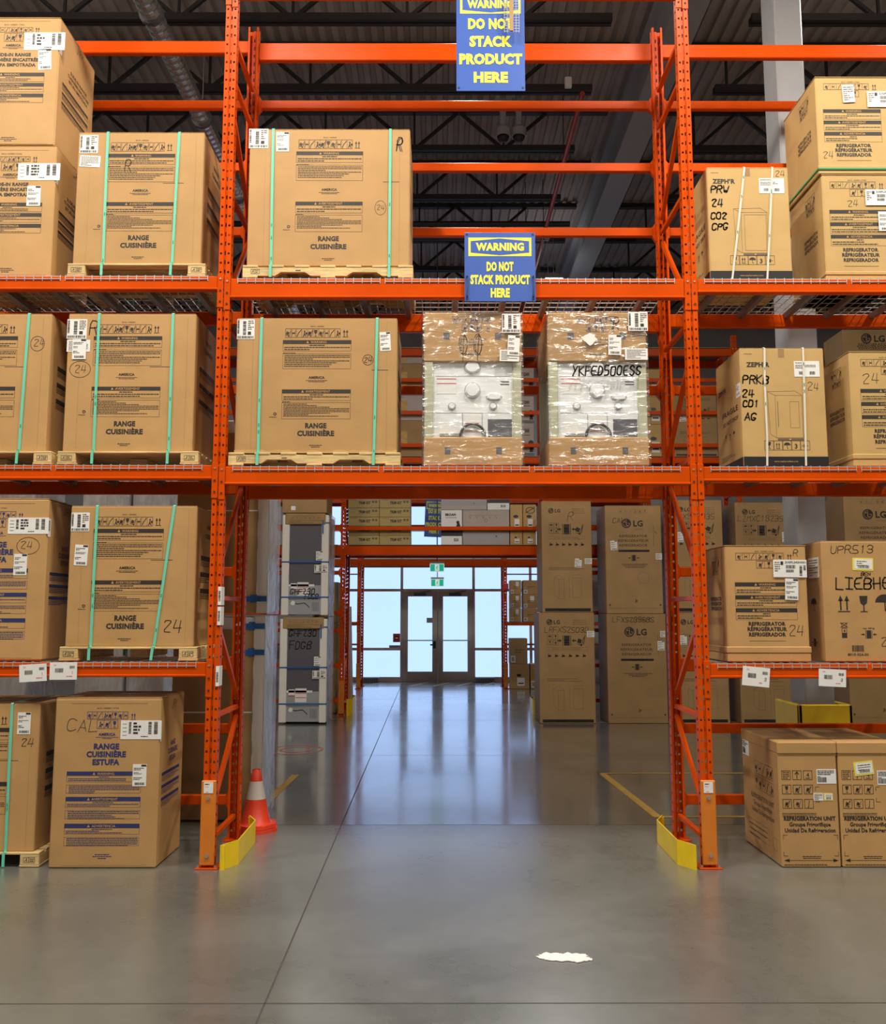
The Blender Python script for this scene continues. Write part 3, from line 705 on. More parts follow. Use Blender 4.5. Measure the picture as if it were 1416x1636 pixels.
YC = CD/2                                # front faces of the uprights lie on y = 0
X = [-1.865-3.73, -1.865, 1.865, 1.865+3.73]
rack = thing('pallet_rack', 'tall orange pallet rack with wire decks spanning the whole foreground aisle', 'rack', (0, 0, 0))
for i, x in enumerate(X):
    o = column(rack, x, YC, 8.0); guard_plate(o, x, YC); o2 = column(rack, x, YC+DP, 7.27, face=1)
    frame_braces(rack, x, YC, YC+DP, 7.2)
for side, (a, b) in enumerate(zip(X, X[1:])):
    mid_ = side == 1
    lv = [(4.375, 4.54), (2.873, 3.02), (6.96, 7.13)] if mid_ else ([(4.44, 4.56), (2.915, 3.03), (7.03, 7.15), (1.40, 1.512)] if side == 0 else [(4.42, 4.54), (2.90, 3.02), (6.99, 7.12), (1.39, 1.502)])
    for z0, z1 in lv:
        beam(rack, a, b, YC, z0, z1); beam(rack, a, b, YC+DP, z0, z1, face=1)
        n_ = 3; wd = (b-a-.2)/n_
        for k in range(n_):
            if z0 > 6: continue
            deck(rack, a+.1+wd*k+.01, a+.1+wd*(k+1)-.03, YC-.035, YC+DP+.03, z1+.003)
    for z in (6.503, 5.898, 5.28, 3.813) + (() if mid_ else (2.2, .869, .28)): stop_beam(rack, a, b, YC+DP, z, z+.08, off=.04)
def card(px, py, wpx, hpx, rz, z_off):
    x, z = at(px, py, -.012); sc = 6.88/F; wd, hh = wpx*sc, hpx*sc
    mb = MB(); p = Pen(mb, (x, -.016, z), (math.cos(rz), 0, math.sin(rz)), (-math.sin(rz), 0, math.cos(rz)), (0, -1, 0))
    q = Pen(mb, p.P(-wd/2, -hh/2, 0), p.U, p.V, p.N); q.rect(0, 0, wd, hh, PAPER, 0)
    q.mb.face([q.P(0, 0, -1), q.P(0, hh, -1), q.P(wd, hh, -1), q.P(wd, 0, -1)], PAPER)
    q.barcode(wd*.2, hh*.42, wd*.5, hh*.66, seed=int(px)); q.barcode(wd*.73, hh*.64, wd*.92, hh*.80, seed=int(px)+1)
    q.text('EA', wd*.2, hh*.8, hh*.10, PINK, bold=0); q.hand('1' if px % 2 else '3', wd*.8, hh*.32, hh*.16, .003, PINK); q.para(wd*.62, wd*.94, hh*.26, 1, hh*.13, PINK, int(px), .4)
    mb.build('location_card', rack)
card(53, 1075, 43, 27, .06, 0); card(101.5, 1072, 43, 27, .01, 0); card(1208, 1081, 43, 30, -.10, 0); card(1330, 1083, 43, 27, -.05, 0)
for py, hh in ((952, .14), (984, .14), (1080, .15)):        # white tags on the flange of the left upright
    z = at(355, py, .0)[1]; mb = MB(); xx = X[1]+CW/2
    mb.box(xx+.001, xx+.004, -.01, .085, z-hh/2, z+hh/2, PAPER); mb.box(xx-.022, xx+.004, -.012, -.009, z-hh/2, z+hh/2, PAPER); q = Pen(mb, (xx-.022, -.012, z-hh/2), (1, 0, 0), (0, 0, 1), (0, -1, 0)); q.barcode(.004, .03, .02, .11, INKL, int(py), True)
    mb.build('upright_tag', rack)

# yellow end guards of the portals
def end_guard(x, y, s, label, ht=.18):
    mb = MB(); t = .008
    pl = [(-.031*s, -.10), (.065*s, .067), (.058*s, .718), (-.03*s, .90)]
    for a, b in zip(pl, pl[1:]):
        n = Vector((b[1]-a[1], -(b[0]-a[0]))).normalized()*t
        poly = [a, b, (b[0]-n.x, b[1]-n.y), (a[0]-n.x, a[1]-n.y)]
        mb.prism(poly, 2, 0.0, ht, YELLOW)
    for q in (pl[0], pl[-1]): mb.tube([(q[0]+.01*s, q[1]+(.03 if q is pl[0] else -.03), 0), (q[0]+.01*s, q[1]+(.03 if q is pl[0] else -.03), ht*.95)], .016, YELLOW, 8)
    return tag(mb.build('rack_end_guard', None, (x, y, 0)), label, 'guard')
end_guard(X[1]+.14, .05, 1, 'bent yellow steel guard on the floor beside the orange cone')
end_guard(X[2]-.14, .05, -1, 'bent yellow steel guard at the right portal upright by the yellow line')

# warning signs
def warning_sign(x, y, z, W_, H_, lines, label, rz=0.0, head=.27, hang=None, ly=0.0):
    t = thing('warning_sign', label, 'sign', (x, y, z)); t.rotation_euler = (0, rz, 0)
    mb = MB(); mb.box(-W_/2, W_/2, 0, .006, 0, H_, SIGNB, .002); p = Pen(mb, (-W_/2, 0, 0), (1, 0, 0), (0, 0, 1), (0, -1, 0))
    u0, u1, v0, v1 = W_*.055, W_*.945, H_*(1-.075-head), H_*(1-.075)
    p.rect(u0, v0, u1, v1, SIGNY); a, b = (v1-v0)*.13, (v1-v0)*.12
    uc, vm = W_/2, (v0+v1)/2; L, Rr = u0+b, u1-b
    p.poly([(L, v0+a+.01), (uc, v0+a*.4), (Rr, v0+a+.01), (Rr, v1-a-.01), (uc, v1-a*.4), (L, v1-a-.01)], SIGNB, 2)
    p.text('WARNING', uc, vm-(v1-v0)*.19, (v1-v0)*.40, SIGNY, bold=.055, l=3, width=W_*.68)
    for tx, vv, hh, ww in lines: p.text(tx, uc, H_*vv, H_*hh, SIGNY, bold=.06, l=2, width=W_*ww)
    for uu in (.035, .965):
        for vv in (.03, .97) : p.disc(W_*uu, H_*vv, W_*.016, DARK, 10, 2)
    mb.build('sign_panel', t)
    if hang:
        for uu in (-W_*.465, W_*.465):
            mb = MB(); mb.tube([(uu, -.012, hang[0]), (uu + .004, -.014, (hang[0]+hang[1])/2), (uu, -.012, hang[1])], .004, BLACK, 6)
            for vv in hang: mb.tube([(uu, -.02, vv), (uu, .022, vv)], .008, BLACK, 6)
            mb.build('cable_tie', t)
    return t
sc = 6.85/F
x, z = at(799.5, 482, -.03)
warning_sign(x, -.035, z, 118*sc, 119*sc, [('DO NOT', .445, .125, .38), ('STACK PRODUCT', .255, .125, .84), ('HERE', .065, .125, .27)],
             'blue warning sign tied to the beam, lower of the two near signs', hang=(.04, .20))
x, z = at(784.5, 146, -.03)
warning_sign(x, -.035, z, 117*sc, 190*sc, [('DO NOT', .60, .095, .66), ('STACK', .43, .095, .62), ('PRODUCT', .26, .095, .92), ('HERE', .085, .095, .50)],
             'tall blue warning sign hanging at the top, upper of two near signs', head=.18)
def f(mb):  # mesh shaped after a ghost image of wire deck, not a real hanging strip
    for k in range(6): mb.bar((-.06+.024*k, 0, 0), (-.06+.024*k, 0, .36), .003, .003, GALV)
    for k in range(15): mb.bar((-.065, 0, .012+.024*k), (.065, 0, .012+.024*k), .003, .003, GALV)
    mb.box(-.018, .012, -.012, -.004, .01, .36, CARD3)
x, z = at(818, 52, -.1); plain('ghosted_deck_mesh', 'wire mesh and brown strut standing in for a ghosted wire deck before the upper sign', 'mesh', f, (x, -.1, z))

# traffic cone with a double base
cx_, cy_ = on_floor(408, 1326)
t = thing('traffic_cone', 'orange traffic cone with a white band standing behind the left upright', 'cone', (cx_, cy_, 0), .2)
def pr(n, z): return [(n*math.cos(k*math.pi/4+math.pi/8), n*math.sin(k*math.pi/4+math.pi/8)) for k in range(8)]
mb = MB(); mb.prism(pr(.20, 0), 2, 0, .03, CONEO); mb.prism(pr(.19, 0), 2, .034, .065, CONEO); mb.build('base', t)
mb = MB(); zz = [.06, .09, .30]; mb.tube([(0, 0, q) for q in (.06, .08, .27)], [.15, .125, .085], CONEO, 20, caps=False); mb.build('cone_body', t, smooth=True); mb = MB(); mb.tube([(0, 0, q) for q in (.42, .51, .52, .47)], [.055, .036, .03, .026], CONEO, 20, caps=False); mb.build('cone_tip', t, smooth=True)
mb = MB(); mb.tube([(0, 0, .27), (0, 0, .42)], [.0855, .0555], CONEW, 20, caps=False); mb.build('reflective_band', t, smooth=True)
# torn paper patch on the floor
def f(mb):
    rr = random.Random(3)
    for n_, (u, v, a, b) in enumerate(((-.05, .01, .085, .055), (.05, .015, .085, .042), (.0, -.035, .11, .030), (.09, -.03, .06, .05))):
        pts = [(u + a*(1+rr.uniform(-.35, .2))*math.cos(2*math.pi*k/26), v + b*(1+rr.uniform(-.4, .25))*math.sin(2*math.pi*k/26)) for k in range(26)]
        mb.prism(pts, 2, 0.0, .003+.0007*n_, PAPER)
plain('paper_scrap', 'torn white paper scrap stuck to the bare floor in the foreground', 'scrap', f, (*on_floor(899, 1530), .002))
def f(mb):
    mb.box(-.25, .25, -.04, 0, 0, 1.05, YELLOW, .01); mb.box(-.25, -.21, -.04, .55, 0, 1.05, YELLOW, .01); mb.box(.21, .25, -.04, .55, 0, 1.05, YELLOW, .01)
    for x in (.06, .13): mb.tube([(x, -.04, .85), (x, -.055, .85)], .022, STEEL, 8)
plain('column_protector', 'yellow steel box wrapped round the foot of the grey column', 'guard', f, (3.40, 1.50, 0))

# ------------------------------------------------------------------ cartons
class Carton:
    """A carton whose front face fills the given photo rectangle on the plane y = Y; it stands at height z0."""
    def __init__(s, name, label, cat, px, py, Y, d, z0=None, m=CARD, group=None, lift=0.0, c=.007, flaps=True, lip=0.0, single=False):
        x0, x1, a, b = rect_at(px, py, Y)
        if z0 is None: z0 = a - lift
        s.w, s.h, s.d, s.lift = x1-x0, b-z0-lift, d, lift
        s.x, s.y, s.z = (x0+x1)/2, Y+d/2, z0
        s.root = None if single else thing(name, label, cat, (s.x, s.y, s.z), 0, group)
        s.single = (name, label, cat, group) if single else None
        s.mb = MB(); w, h = s.w, s.h
        if lip:
            s.mb.box(-w/2+.006, w/2-.006, -d/2+.006, d/2-.006, lift, lift+h, m, c); s.mb.box(-w/2, w/2, -d/2, d/2, lift, lift+lip*.55, m, c*.7)
            s.mb.box(-w/2-.004, w/2+.004, -d/2-.004, d/2+.004, lift+lip*.58, lift+lip, m, c*.7)
        else: s.mb.box(-w/2, w/2, -d/2, d/2, lift, lift+h, m, c)
        if flaps:                       # closed top flaps with a taped seam
            s.mb.box(-w/2+.004, w/2-.004, -d/2+.003, -.003, lift+h-.001, lift+h+.004, m, .001); s.mb.box(-w/2+.004, w/2-.004, .003, d/2-.003, lift+h-.001, lift+h+.004, m, .001)
            s.mb.box(-w/2+.003, w/2-.003, -.035, .035, lift+h+.004, lift+h+.0046, TAPE)
            fp = front_pen(s.mb, w, d, lift)
        e = .004 if lip else 0
        s.fp = front_pen(s.mb, w-.0, d-.0+e*0, lift)
        if lip:
            s.fp = Pen(s.mb, (-w/2, -d/2+.006, lift), (1, 0, 0), (0, 0, 1), (0, -1, 0)); s.lp = Pen(s.mb, (-w/2+.006, d/2, lift), (0, -1, 0), (0, 0, 1), (-1, 0, 0)); s.rp = Pen(s.mb, (w/2-.006, -d/2, lift), (0, 1, 0), (0, 0, 1), (1, 0, 0))
        else: s.lp, s.rp = left_pen(s.mb, w, d, lift), right_pen(s.mb, w, d, lift)
    def u(s, px, py=None):              # photo pixel -> face coordinates
        x, z = at(px, py, s.y - s.d/2); return x - s.x + s.w/2, z - s.z - s.lift
    def done(s, part='carton'):
        if s.single:
            o = s.mb.build(s.single[0], None, (s.x, s.y, s.z)); tag(o, s.single[1], s.single[2], s.single[3]); s.root = o; return o
        s.body = s.mb.build(part, s.root); return s.body
    def label(s, px, py, style='ship', rz=0.0, wrap=0.0, base=PAPER, lift=0.0):   # px, py: photo rectangle
        u0, v0 = s.u(px[0], (py[0]+py[1])/2)[0], s.u((px[0]+px[1])/2, py[1])[1]
        u1, v1 = s.u(px[1], (py[0]+py[1])/2)[0], s.u((px[0]+px[1])/2, py[0])[1]
        return label_part(s.root, s.w, s.d, u0, v0, u1-u0, v1-v0, style, s.lift, rz=rz, wrap=wrap, base=base, lift=lift)
    def strap(s, pxt, pxb, m=STRAP, wd=.021, low=None, zig=0.0):
        """Strap round the load, from the pallet foot over the top (photo x at the top and at the foot)."""
        ym = -s.d/2; top = s.lift+s.h; low = .0 if low is None else low
        zt, zb_ = s.z+top, s.z+low
        def xw(px, z):
            lo, hi = 0, IH
            for _ in range(30):
                m_ = (lo+hi)/2
                if at(px, m_, s.y-s.d/2)[1] > z: lo = m_
                else: hi = m_
            return at(px, lo, s.y-s.d/2)[0] - s.x
        xt, xb = xw(pxt, zt), xw(pxb, zb_)
        mb = MB(); o = .004; pts = [(xb, ym-.034, low+.004), (xb+(xt-xb)*(s.lift-low)/(top-low), ym-.034, s.lift+.001), (xb+(xt-xb)*(s.lift-low)/(top-low), ym-o, s.lift+.004)] if s.lift else [(xb, ym-o, .004)]
        for k in range(1, 5):
            q = k/4; zq = s.lift+(s.h)*q; base = pts[0] if not s.lift else pts[2]
            pts.append((base[0]+(xt-base[0])*q + zig*math.sin(q*7), ym-o - .004*math.sin(math.pi*q), zq))
        pts += [(xt, ym+.004, top+.009), (xt, -ym, top+.009), (xt, -ym+.003, s.lift), (xt, -ym+.003, .004)]
        for a, b in zip(pts, pts[1:]): mb.bar((a[0], a[1], a[2]), (b[0], b[1], b[2]), wd, .003, m) if abs(a[1]-b[1]) > abs(a[2]-b[2]) else mb.bar(a, b, .003 if False else wd, .003, m)
        rr = random.Random(int(pxt*10))
        for k in range(3):
            q = rr.uniform(.1, .95); b0 = pts[2]; 
            i = min(int(q*3)+1, len(pts)-6); a, b = Vector(pts[i]), Vector(pts[i+1]); c_ = a.lerp(b, rr.random()); mb.box(c_.x-.003, c_.x+.003, c_.y-.004, c_.y-.002, c_.z-.012, c_.z+.012, DSTRAP)
        return mb.build('strap', s.root)
    def pallet(s, px, py, kind):
        x0, x1 = at(px[0], (py[0]+py[1])/2, s.y-s.d/2-.02)[0]-s.x, at(px[1], (py[0]+py[1])/2, s.y-s.d/2-.02)[0]-s.x
        H_ = s.lift; ya, yb = -s.d/2-.025, s.d/2+.02; mb = MB(); rr = random.Random(int(px[0]+500))
        def stamp(xc, zc, wd):
            p = Pen(mb, (xc-wd/2, ya, zc), (1, 0, 0), (0, 0, 1), (0, -1, 0)); p.frame(0, -.02, wd, .02, .003, WOODD); p.rect(wd*.45, -.02, wd*.5, .02, WOODD)
            p.line([(wd*.12, -.01), (wd*.3, .012), (wd*.3, -.012)], .004, WOODD); p.para(wd*.56, wd*.95, .014, 2, .014, WOODD, int(px[0]+900), .5)
        if kind == 'block':                 # stringers end-on, boards across
            bw = .14; tb = .016
            for xc in (x0+bw/2, (x0+x1)/2, x1-bw/2):
                y0 = ya if xc != (x0+x1)/2 else ya+.25
                mb.box(xc-bw/2, xc+bw/2, y0, yb, tb, H_-tb, WOOD, .004)
                if y0 == ya: stamp(xc, H_*.48, .085)
            for k in range(6):
                q = ya + (yb-ya-.1)*k/5; mb.box(x0, x1, q, q+.1, H_-tb, H_, WOOD, .003)
            for a in (x0, x1-bw): mb.box(a-.004, a+bw+.004, ya, yb, 0, tb, WOOD, .003)
        else:                               # notched stringer facing the viewer
            L = x1-x0; t = .018
            def prof():
                z0, z1, nt = t, H_-t, t+(H_-2*t)*.45
                P_ = [(x0, z0)]
                for c0, c1 in ((.19, .40), (.61, .82)):
                    P_ += [(x0+L*c0, z0), (x0+L*(c0+.035), nt), (x0+L*(c1-.035), nt), (x0+L*c1, z0)]
                return P_ + [(x1, z0), (x1, z1), (x0, z1)]
            for y in (ya, (ya+yb)/2-.02, yb-.04): mb.prism(prof(), 1, y, y+.04, WOOD)
            for k in range(7):
                q = x0 + (L-.12)*k/6; mb.box(q, q+.12, ya-.004, yb+.004, H_-t, H_, WOOD, .003)
            for k in (0, 3, 6): q = x0 + (L-.12)*k/6; mb.box(q, q+.12, ya-.004, yb+.004, 0, t, WOOD, .003)
            stamp(x0+.10, H_*.5, .07)
            p = Pen(mb, (x0, ya, 0), (1, 0, 0), (0, 0, 1), (0, -1, 0)); p.rect(L*.31, H_*.55, L*.34, H_*.62, WOODD)
        return mb.build('pallet', s.root)

BASEC = CARD
def p_range(c, uc, slit=None, ink=INK):
    p, h = c.fp, c.h
    p.text('BACK / ARRIÈRE', uc, h*.936, .011, ink, bold=.0)
    p.iconrow(uc-.255, uc+.185, h*.857, h*.924, 10, ink); p.arrows(uc+.215, h*.866, .055, ink)
    p.warnbox(uc, .545, h*.837, h*.755, 'WARNING', ink, BASEC, 2, 5)
    p.para(uc-.27, uc-.14, h*.745, 1, .012, ink, 6); p.frame(uc-.272, h*.622, uc+.272, h*.737, .0018, ink); p.para(uc-.258, uc+.262, h*.73, 7, .0150, ink, 7)
    p.text('AMERICA', uc, h*.549, .020, ink, bold=.04, width=.128); p.para(uc-.085, uc+.085, h*.540, 2, .010, ink, 9, cen=True)
    p.warnbox(uc, .545, h*.468, h*.386, 'AVERTISSEMENT', ink, BASEC, 2, 11)
    p.para(uc-.27, uc-.14, h*.381, 1, .011, ink, 13); p.frame(uc-.272, h*.250, uc+.272, h*.372, .0018, ink); p.para(uc-.258, uc+.262, h*.366, 9, .0122, ink, 15)
    for k in range(3):
        a = 2*math.pi*k/3+.5; p.line([(uc-.325+.011*math.cos(a), h*.287+.011*math.sin(a)), (uc-.325+.011*math.cos(a+1.5), h*.287+.011*math.sin(a+1.5))], .006, ink)
    p.para(uc-.37, uc-.28, h*.268, 1, .009, ink, 17)
    p.text('RANGE', uc, h*.184, .040, ink, bold=.05, width=.168); p.text('CUISINIÈRE', uc, h*.127, .040, ink, bold=.05, width=.292)
    p.para(uc-.065, uc+.065, h*.062, 2, .013, ink, 19, cen=True)
    for q in (.10, .935): p.rect(c.w*q, h*.02, c.w*q+.0015, h*.985, TAPE, .6)
    if slit: p.rect(uc+slit[0], h*.612, uc+slit[1], h*.615, ink)
    for pen in (c.rp,):                     # printing on the side
        for k, w_ in enumerate(('RANGE', 'CUISINIÈRE')): pen.text(w_, c.d*.55, h*(.86-.07*k), .038, ink, bold=.02)
        for k in range(3): pen.rect(c.d*.2, h*(.62-.12*k), c.d*.85, h*(.655-.12*k), ink); pen.para(c.d*.2, c.d*.85, h*(.615-.12*k), 3, .014, ink, k+3)
def p_estufa(c, uc, words, ink, tall=True):
    p, h = c.fp, c.h
    k = (lambda f: h*(1-f))
    if tall: R0 = dict(ic=(.124, .078), ic2=(.18, .128), am=.222, w0=.302, dw=.0465, b=(.435, .585, .742), f1=.062, f2=(.078, .128), ch=.041)
    else: R0 = dict(ic=(.118, .078), ic2=(.19, .125), am=.228, w0=.305, dw=.040, b=(.435, .515, .598), f1=.070, f2=None, ch=.028)
    p.text('BACK / ARRIÈRE / ATRÁS', uc, k(.062), .011, ink, bold=.0)
    p.iconrow(uc-.155, uc+.155, k(R0['ic'][0]), k(R0['ic'][1]), 8, ink); p.arrows(uc+.185, k(R0['ic'][0]), .045, ink)
    p.iconrow(uc-.08, uc+.08, k(R0['ic2'][0]), k(R0['ic2'][1]), 3, ink, 3)
    p.text('AMERICA', uc, k(R0['am']), .020, ink, bold=.04, width=.128); p.para(uc-.085, uc+.085, k(R0['am']+.006), 2, .009, ink, 9, cen=True)
    for i, w_ in enumerate(words): p.text(w_, uc, k(R0['w0']+R0['dw']*i), R0['ch'], ink, bold=.05)
    for i, w_ in enumerate(('WARNING', 'AVERTISSEMENT', 'ADVERTENCIA')):
        b = R0['b'][i]; p.warnbox(uc-.01, .56, k(b), k(b+R0['f1']), w_, ink, BASEC, 2, 21+i)
        if R0['f2']: p.frame(uc-.29, k(b+R0['f2'][1]), uc+.27, k(b+R0['f2'][0]), .0018, ink); p.para(uc-.27, uc+.26, k(b+R0['f2'][0]+.003), 5, .0125, ink, 31+i)
    p.para(uc-.07, uc+.07, k(.915 if tall else .93), 3, .014, ink, 19, cen=True)
    p.rect(uc-.30, k(.985), uc+.33, k(.984), ink); p.rect(uc-.28, k(.03), uc+.30, k(.0285), ink)
    q = c.rp; d = c.d
    q.hand('JRY', d*.45, k(.08), .06, .005, PENC)
    for i, w_ in enumerate(words): q.text(w_, d*.55, k(R0['w0']+.01+R0['dw']*i), R0['ch'], ink, bold=.02, width=min(d*.6, .04*len(w_)*.62))
    for i in range(3):
        b = R0['b'][0] + .075*i + .02; q.rect(d*.12, k(b+.02), d*.85, k(b), ink); q.para(d*.12, d*.85, k(b+.024), 3, .013, ink, i+2)
def p_fridge(c, uc, ink=INK, lipv=.0, side=True):
    p, h = c.fp, c.h
    k = (lambda f: lipv + (h-lipv)*(1-f))
    p.text('BACK / ARRIÈRE / ATRÁS', uc, k(.062), .010, ink, bold=.0)
    p.iconrow(uc-.225, uc+.15, k(.145), k(.072), 7, ink); p.arrows(uc+.185, k(.140), .045, ink); p.iconrow(uc-.065, uc+.065, k(.228), k(.152), 2, ink, 2)
    for i, w_ in enumerate(('WARNING', 'AVERTISSEMENT', 'ADVERTENCIA')):
        b = .37 + .130*i; p.warnbox(uc, .475, k(b), k(b+.115), w_, ink, BASEC, 2, 41+i)
    for i, w_ in enumerate(('REFRIGERATOR', 'RÉFRIGÉRATEUR', 'REFRIGERADOR')): p.text(w_, uc, k(.803+.053*i), .029, ink, bold=.045, width=.285 if i != 1 else .305)
    p.rect(uc-.14, k(.958), uc+.14, k(.955), ink)
    if side:
        q = c.lp; d = c.d; q.iconrow(d*.5, d*.78, k(.20), k(.10), 4, ink); q.iconrow(d*.52, d*.75, k(.28), k(.21), 4, ink, 2)
        for i, w_ in enumerate(('REFRIGERATOR', 'RÉFRIGÉRATEUR', 'REFRIGERADOR')): q.text(w_, d*.62, k(.55+.05*i), .030, ink, bold=.02, width=.27)

DZ = {1: 1.52, 1.5: 1.51, 2: 3.035, 3: 4.55}
# ---- the ranges on pallets
def range_carton(label, px, py, Y, z0, pal, slit, straps, kind, lift=.105, cx=None, group='strapped range cartons on pallets', d=.72):
    c = Carton('range_carton', label, 'box', px, py, Y, d, z0=z0, lift=lift)
    p_range(c, c.w/2 if cx is None else c.u(cx, (py[0]+py[1])/2)[0], slit)
    return c, pal, kind, straps
def fin(t, **kw):
    c, pal, kind, straps = t; c.done()
    for a in straps: c.strap(*a)
    if pal: c.pallet(pal, (0, 0) if False else (at_py(c), at_py(c)), kind)
    return c
def at_py(c):
    lo, hi = 0, IH
    for _ in range(30):
        m_ = (lo+hi)/2
        if at(700, m_, c.y-c.d/2)[1] > c.z + c.lift/2: lo = m_
        else: hi = m_
    return lo
t = range_carton('wide range carton on a notched pallet on the upper shelf, R at its corner', (397, 655), (207, 413), .05, 4.555, (388, 660), (.437, .57), [(437, 433), (624, 622)], 'notched'); c = t[0]
u, v = c.u(633, 241); c.fp.hand('R', u, v, .115, .008, MARK, asp=.36); c.fp.hand('R', u+.006, v-.004, .115, .006, MARK, asp=.36)
u, v = c.u(608, 332); c.fp.hand('24', u-.032, v-.02, .042, .003, PENC); c.fp.ring(u, v, .045, .003, PENC, sq=1.35)
fin(t); c.label((398, 429), (206, 237), 'sq'); c.label((441.5, 462), (211, 242), 'ship')
t = range_carton('range carton on a block pallet beside two stacked slide in range cartons', (121, 324), (212, 415), .05, 4.57, (108, 328), (.18, .35), [(173, 164), (287, 274)], 'block', cx=224); c = t[0]
u, v = c.u(199, 273); c.fp.hand('R', u, v, .10, .006, MARK, asp=.5, slant=.05); fin(t)
c.label((128, 157), (216, 245), 'sq'); c.label((127, 160), (248, 266), 'lines', rz=-.05)
t = range_carton('wide range carton with torn lower edge on a notched pallet left of the wrapped dryers', (377, 634.5), (509, 717), .05, 3.03, (365, 640), (.437, .57), [(418.5, 412), (603, 597)], 'notched'); c = t[0]
u, v = c.u(588, 575); c.fp.hand('24', u-.032, v-.02, .042, .004, MARK); c.fp.ring(u, v, .042, .0035, MARK)
rr = random.Random(5); pts = [(c.w*k/30, .012+.018*rr.random()) for k in range(31)]
c.fp.poly([(0, .0)] + [(c.w, 0)] + pts[::-1], CARD2, 1); fin(t)
c.label((379, 407), (510, 542), 'sq'); c.label((608, 625), (531, 561), 'ship', rz=.05)
t = range_carton('range carton with circled 24 beneath two stacked white labels, left of the upright', (105, 310.5), (502, 714), .05, 3.04, (92, 317), (.18, .35), [(159, 149), (277, 269)], 'block', cx=202); c = t[0]
u, v = c.u(143, 534); c.fp.hand('R', u, v, .115, .008, MARK, asp=.5)
u, v = c.u(128, 590); c.fp.hand('24', u-.045, v-.03, .06, .004, PENC); c.fp.ring(u, v, .083, .004, PENC, sq=.8); fin(t)
c.label((107.5, 139), (510, 541), 'sq'); c.label((107, 144), (543, 562), 'lines'); c.label((116, 138), (542, 574), 'ship', lift=.004)
t = range_carton('strapped range carton at the left edge with circled 24 right of its strap', (-128, 78), (502, 714), .05, 3.04, (-135, 82), (.18, .35), [(47, 29), (-70, -80)], 'block', cx=-30); c = t[0]
u, v = c.u(60, 549); c.fp.hand('24', u-.03, v-.02, .055, .004, PENC); c.fp.ring(u, v, .055, .004, PENC, sq=1.1); fin(t)
t = range_carton('strapped range carton with 24 written low, above two hanging location cards', (109, 312), (809, 1029), .05, 1.522, (95, 315), (.18, .35), [(156, 144), (279, 243)], 'block', cx=203); c = t[0]
u, v = c.u(260, 1010); c.fp.hand('24', u, v, .095, .006, MARK); fin(t)
c.label((114, 143), (819, 849), 'sq'); c.label((118.5, 139.5), (870, 903), 'ship', rz=-.04)
t = range_carton('strapped range carton on a floor pallet wrapped in film at the left photo edge', (-145, 59), (1125, 1355), .06, 0.003, (-150, 62), (.18, .35), [(20, 8), (-90, -95)], 'block', cx=-46); c = t[0]
u, v = c.u(33, 1193); c.fp.hand('24', u, v, .065, .005, PENC); fin(t); c.label((28, 49), (1138, 1173), 'ship')

# ---- slide-in and free-standing ranges without pallets
SL = ('SLIDE-IN RANGE', 'CUISINIÈRE ENCASTRÉE', 'ESTUFA EMPOTRADA')
c1 = c = Carton('range_carton', 'slide in range carton with label wrapped round its corner, lower of a stack of two', 'box', (-64, 86), (234, 438), .05, .74, z0=4.57)
p_estufa(c, c.u(14, 330)[0], SL, INK, False); c.done(); c.label((29, 96), (261, 288), 'wide', wrap=.05); c.label((43, 65), (297, 329), 'ship')
c = Carton('range_carton', 'slide in range carton on top of another at the top left corner of the photo', 'box', (-64, 92), (28, 233), .05, .74, z0=c1.z+c1.h+.006, c=.012)
p_estufa(c, c.u(18, 130)[0], SL, INK, False); c.done(); c.label((39, 104), (52, 80), 'wide', wrap=.05); c.label((62, 83), (79, 112), 'ship', rz=.05)
EST = ('RANGE', 'CUISINIÈRE', 'ESTUFA')
c = Carton('range_carton', 'tall blue printed range carton on the concrete floor, CAL written in pen', 'box', (83, 253), (1116, 1388), .01, .62, z0=0.002, c=.01)
p_estufa(c, c.u(168, 1250)[0], EST, INKB); u, v = c.u(107, 1168); c.fp.hand('CAL', u, v, .085, .005, PENC, asp=.75); c.done()
c.label((193, 258), (1151, 1181), 'wide', wrap=.03); c.label((212, 234), (1221, 1256), 'ship')
c = Carton('range_carton', 'tall blue printed range carton above two hanging cards at left edge, circled 24', 'box', (-94, 72), (797, 1054), .03, .62, z0=1.522, c=.012)
p_estufa(c, c.u(-12, 925)[0], EST, INKB); u, v = c.u(45, 872); c.fp.hand('24', u-.06, v-.02, .06, .004, PENC); c.fp.ring(u, v, .088, .004, PENC, sq=.75); c.done()
c.label((13, 78), (827, 853), 'wide', wrap=.05); c.label((22, 43), (885, 919), 'ship')

# ---- small refrigerators on the right shelves
def fridge(label, px, py, z0, cx, hand, labs, d=.68, lip=.075, Y=.05, m=CARD2):
    c = Carton('refrigerator_carton', label, 'box', px, py, Y, d, z0=z0, m=m, lip=lip, c=.008)
    p_fridge(c, c.u(cx, (py[0]+py[1])/2)[0], lipv=lip+.01)
    for (t_, x, y, h, wd) in hand: u, v = c.u(x, y); c.fp.hand(t_, u, v, h, wd, PENC if wd < .006 else MARK)
    c.done()
    for l in labs: c.label(*l[:2], **l[2])
    return c
fa = fridge('yellowish refrigerator carton under another one at the right edge of the top shelf', (1316, 1437), (279, 441), 4.548, 1374, [('24', 1355, 329, .055, .004)], [((1383, 1432), (303, 328), dict(style='model')), ((1404, 1428), (338, 369), dict(style='ship'))], m=CARD2)
fb = fridge('yellowish refrigerator carton on top of its stack at the right edge, green strap beneath', (1305, 1426), (123, 272), fa.z+fa.h+.006, 1363, [('24', 1316, 252, .055, .004)], [((1347, 1366), (136, 164), dict(style='lines', rz=.05)), ((1386, 1440), (146, 171), dict(style='model'))], m=CARD2)
mb = MB(); w2, d2, h2 = fb.w/2+.006, fb.d/2+.006, .0
